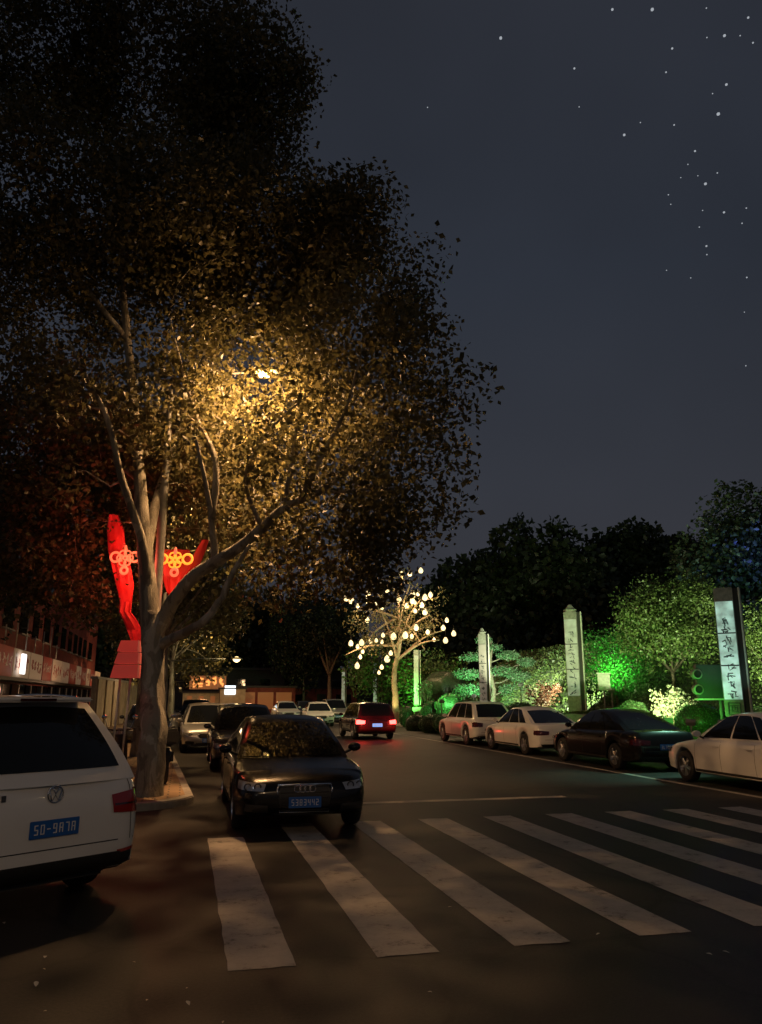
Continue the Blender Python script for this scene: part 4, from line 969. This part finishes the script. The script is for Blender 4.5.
for i, (x, y) in enumerate(bl):
    p = at(320+x/4.7625, 550+y/4.7625, 50.2+random.uniform(0, 2.6)); 
    if proto is None:
        proto = o = thing('hanging_bulb', p, 0, 'glowing warm teardrop bulb hanging among the branches of the lit tree', 'light bulb', 'glowing bulbs hung in the lit tree')
        bm = bmesh.new(); lathe(bm, [(.0001, -.18), (.09, -.16), (.145, -.07), (.13, .04), (.07, .13), (.035, .17), (.0001, .18)], 12); gl = obj('glass_bulb', bm, 'bulb', o, 180)
        bm = bmesh.new(); tube(bm, [(0, 0, .17), (0, 0, .24)], .04, 8); tube(bm, [(0, 0, .24), (0, 0, .55)], .008, 5); so = obj('socket', bm, 'plastic', o, 180)
    else:
        o = proto.copy(); COL.objects.link(o); o.location = p
        for ch in (gl, so):
            c_ = ch.copy(); COL.objects.link(c_); c_.parent = o
    k = random.uniform(.75, 1.35); o.scale = (k, k, k)
    if i % 6 == 0: light('bulb_light', 'POINT', p-Vector((0, 0, .3)), (1, .62, .30), 190, r=.2)
light('trunk_uplight', 'SPOT', bt+Vector((-.7, -1.4, .2)), (1, .88, .35), 480, to=bt+Vector((0, 0, 2.6)), ang=60, r=.05)
#BUILDINGS
def facade_row():
    X0 = -8.2; rnd = random.Random(3)
    b = thing('shop_building', (X0, 26, 0), 0, 'long maroon shop terrace with a band of red and cream signs', 'building')
    Lb = 50
    bxo('wall', (-4, Lb/2, 5), (8, Lb, 10), 'wallb', b)
    bxo('roof', (-4, Lb/2, 10.2), (8.8, Lb+.8, .4), 'roof', b)
    bxo('canopy', (.55, Lb/2, 2.55), (1.1, Lb-.5, .14), 'darkpanel', b)
    y = .6; k = 0
    cols = ['signred', 'signcream', 'signred', 'signcream', 'signcream', 'signred', 'signcream', 'signcream', 'signred', 'signcream']
    while y < Lb-3:
        wd = rnd.uniform(2.4, 4.2)
        sp = bxo('sign_panel', (.75, y+wd/2, 3.28), (.16, wd-.25, 1.25), cols[k % 10], b, .02)
        bm = bmesh.new()
        nch = max(3, int(wd/.75))
        for q in range(nch):
            yc = y+.35+(wd-.7)*(q+.5)/nch
            for j in range(5):
                a = rnd.choice((0, 1.57, .6, -.6)); box(bm, (.84, yc+rnd.uniform(-.15, .15), 3.28+rnd.uniform(-.22, .22)), (.02, rnd.uniform(.15, .4), .05), Matrix.Rotation(a, 4, 'X'))
        obj('sign_lettering', bm, 'signcream' if cols[k % 10] == 'signred' else 'signred', sp)
        fr = bxo('shop_window', (.03, y+wd/2, 1.35), (.12, wd-.5, 2.1), 'glass', b)
        bxo('window_frame', (.10, y+wd/2, 1.35), (.05, .07, 2.1), 'brightpole', fr)
        for fl in (5.0, 7.7):
            wn_ = bxo('window', (.02, y+wd/2, fl+.6), (.10, wd*.5, 1.4), 'glass', b); bxo('window_sill', (.10, y+wd/2, fl-.14), (.18, wd*.56, .07), 'kerb', wn_)
        y += wd; k += 1
    for i in range(10):
        bm = bmesh.new(); yy = 2+i*2.2; tube(bm, [(.9, yy, 3.9), (.9, yy, 4.7+.4*(i % 3))], .03, 6); obj('roof_prong', bm, 'brightpole', b, 180)
    bxo('lit_sign', (1.0, 12.3, 3.25), (.10, .8, .9), 'signwhite', b, .02)
    light('shop_light', 'POINT', (X0+2.4, 33, 2.2), (1, .5, .3), 14, r=.3); light('shop_light', 'POINT', (X0+2.4, 48, 2.2), (1, .55, .3), 60, r=.3)
facade_row()
b = thing('boundary_wall', (-4.6, 43, .12), R(-3), 'beige wall with upright pilasters between the shops and the trunk', 'wall')
bxo('wall', (0, 12, 1.3), (.24, 24, 2.6), 'render_', b); bxo('coping', (0, 12, 2.66), (.36, 24.2, .12), 'kerb', b)
for k in range(9): bxo('pilaster', (.14, .3+k*2.92, 1.3), (.14, .4, 2.58), 'render_', b)
light('wall_lamp_light', 'POINT', (-3., 50, 2.8), (1, .65, .35), 40, r=.2)
b = thing('far_terrace', (-30, 103.5, 0), 0, 'long unlit terrace standing behind the far shops', 'building')
bxo('wall', (30, 3, 2.6), (70, 6, 5.2), 'roof', b); bxo('roof', (30, 3, 5.35), (71, 7, .3), 'roof', b)
for k in range(16): bxo('window', (8+k*3.2, -.02, 3.4), (1.3, .08, 1.3), 'glass', b)
# far shops closing the street
b = thing('far_shop', on(207, 84, 0), 0, 'far low shop with a row of orange lit letters over its roof edge', 'building')
bxo('wall', (0, 3, 1.1), (5, 6, 2.2), 'render_', b); bxo('roof', (0, 3, 2.28), (5.4, 6.4, .14), 'roof', b)
sg = bxo('sign_board', (0, -.3, 3.3), (3.8, .12, 1.4), 'orangewall', b)
bm = bmesh.new(); rnd = random.Random(5)
for q in range(5):
    xc = -1.4+q*.7
    for j in range(6): box(bm, (xc+rnd.uniform(-.15, .15), -.39, 3.3+rnd.uniform(-.4, .4)), (rnd.uniform(.25, .6), .04, .16), Matrix.Rotation(rnd.choice((0, 1.57)), 4, 'Y'))
obj('sign_letters', bm, 'signorange', sg)
for k in range(4): bxo('lit_window', (-1.8+k*1.2, -.03, 1.15), (.5, .05, 1.5), 'orangewall', b)
b = thing('screen_kiosk', on(233, 82, 0), 0, 'far kiosk with a small bright white screen beside the orange letters', 'kiosk')
bxo('wall', (0, 2, 1.3), (2.6, 3, 2.6), 'render_', b); bxo('roof', (0, 2, 2.68), (2.9, 3.3, .14), 'roof', b); bxo('screen', (-.3, .46, 2.5), (1.1, .06, .9), 'screen', b)
b = thing('far_shop', on(266, 86, 0), 0, 'far shop front glowing dull orange behind the distant cars', 'building')
bxo('wall', (0, 3, 1.4), (6.5, 5, 2.8), 'wallb', b); bxo('roof', (0, 3, 2.9), (6.9, 5.4, .2), 'roof', b)
for k in range(3): bxo('lit_window', (-2+k*2.0, .47, 1.4), (1.7, .05, 1.8), 'orangewall', b)
b = thing('far_shop', on(322, 98, 0), 0, 'unlit far shop behind the thin posts at the end of the street', 'building')
bxo('wall', (0, 3, 1.4), (9, 5, 2.8), 'wallb', b); bxo('roof', (0, 3, 2.9), (9.4, 5.4, .2), 'roof', b)
bxo('door', (0, .47, 1.1), (1.1, .05, 2.1), 'darkpanel', b)
for s in (-3, 2.8): bxo('shop_window', (s, .47, 1.4), (1.9, .05, 1.4), 'glass', b)
light('far_shop_light', 'POINT', on(250, 78, 3.), (1, .42, .18), 120, r=.4); light('far_shop_light', 'POINT', on(205, 76, 2.6), (1, .45, .2), 60, r=.4)
#SCOOTERS
def scooter(loc, rz, label):
    t = thing('scooter', loc, rz, label, 'scooter', 'scooters parked beside the trunk')
    for y in (.62, -.60):
        bm = bmesh.new(); mt = Matrix.Translation((0, y, .24)) @ Matrix.Rotation(R(90), 4, 'Y')
        lathe(bm, [(.15, -.045), (.22, -.05), (.24, -.03), (.24, .03), (.22, .05), (.15, .045)], 20, mt); w_ = obj('wheel', bm, 'rubber', t, 50)
        bm = bmesh.new(); lathe(bm, [(.0001, -.03), (.15, -.04), (.15, .04), (.0001, .03)], 16, mt); obj('rim', bm, 'rim', w_, 40)
    bm = bmesh.new(); box(bm, (0, -.42, .52), (.30, .72, .34)); bev(bm, .08, 3); obj('rear_body', bm, 'darkp', t, 40)
    bm = bmesh.new(); box(bm, (0, -.38, .76), (.27, .68, .10)); bev(bm, .04, 3); obj('seat', bm, 'plastic', t, 40)
    bxo('footboard', (0, .12, .30), (.28, .5, .07), 'plastic', t, .02)
    bm = bmesh.new(); box(bm, (0, .42, .62), (.36, .07, .66), Matrix.Rotation(R(14), 4, 'X')); bev(bm, .03, 2); obj('leg_shield', bm, 'darkp', t, 40)
    bm = bmesh.new(); tube(bm, [(0, .62, .24), (0, .44, .75), (0, .36, 1.02)], .028, 8); obj('fork', bm, 'iron', t, 180)
    bm = bmesh.new(); tube(bm, [(-.34, .26, 1.06), (-.12, .36, 1.02), (.12, .36, 1.02), (.34, .26, 1.06)], .018, 8); hb = obj('handlebar', bm, 'plastic', t, 180)
    for s in (-1, 1):
        bm = bmesh.new(); tube(bm, [(s*.22, .33, 1.04), (s*.30, .34, 1.24)], .008, 5); r_ = bmesh.ops.create_icosphere(bm, subdivisions=2, radius=1)['verts']
        for v in r_: v.co = Vector((s*.31+v.co.x*.06, .34+v.co.y*.015, 1.28+v.co.z*.045))
        obj('mirror', bm, 'chrome', t, 40)
    bm = bmesh.new(); box(bm, (0, .47, .98), (.2, .12, .16)); bev(bm, .04, 2); obj('headlamp', bm, 'lens', t, 40)
    bxo('top_box', (0, -.86, .92), (.36, .30, .28), 'plastic', t, .04)
    return t
scooter((*on(117, 15.9)[:2], .124), R(-10), 'dark scooter with mirrors, between the white people carrier and the trunk')
scooter((*on(163, 16.6)[:2], .124), R(12), 'black scooter parked close behind the trunk on its right')
#LITTER
for i, (x, y, s) in enumerate([(4, 923, 5), (45, 957, 6), (44, 969, 3), (36, 984, 8), (45, 1011, 3), (134, 962, 3), (147, 1000, 4), (187, 988, 3), (188, 1003, 7), (223, 1022, 4), (430, 992, 4), (450, 907, 4), (598, 934, 4), (709, 954, 5), (726, 952, 5)]):
    p = gnd(x, y, .012); sz = s*p.length/791*.6
    bm = bmesh.new(); a = random.random()*6
    pts = [(0, -1, .0), (.35, -.5, .12), (.45, .1, .22), (.2, .7, .12), (0, 1, .05), (-.2, .7, .15), (-.42, .1, .28), (-.3, -.5, .14)]
    c = bm.verts.new((0, 0, .08*sz)); vs = [bm.verts.new((u*sz, v*sz, w_*sz)) for u, v, w_ in pts]
    for k in range(8): bm.faces.new((c, vs[k], vs[(k+1) % 8]))
    o = obj('fallen_leaf', bm, 'fallen'); o.location = p; o.rotation_euler = (random.uniform(-.2, .2), 0, a)
    where = 'below the white people carrier' if x < 100 else ('left of the first crossing stripe' if x < 300 else ('in front of the crossing stripes' if x < 650 else 'at the worn end of the right stripes'))
    tag(o, 'small pale dry leaf lying on asphalt '+where, 'leaf', 'pale dry leaves '+where)

#RENDER
vs_ = scene.view_settings; vs_.view_transform = 'Standard'; vs_.look = 'None'; vs_.exposure = 0; vs_.gamma = 1; vs_.use_curve_mapping = False
scene.render.engine = 'CYCLES'; cy = scene.cycles
cy.use_denoising = True
try: cy.denoiser = 'OPENIMAGEDENOISE'
except Exception: pass
cy.use_adaptive_sampling = False; cy.max_bounces = 6; cy.diffuse_bounces = 3; cy.glossy_bounces = 3; cy.sample_clamp_indirect = 2.; cy.sample_clamp_direct = 12.
cy.caustics_reflective = False; cy.caustics_refractive = False
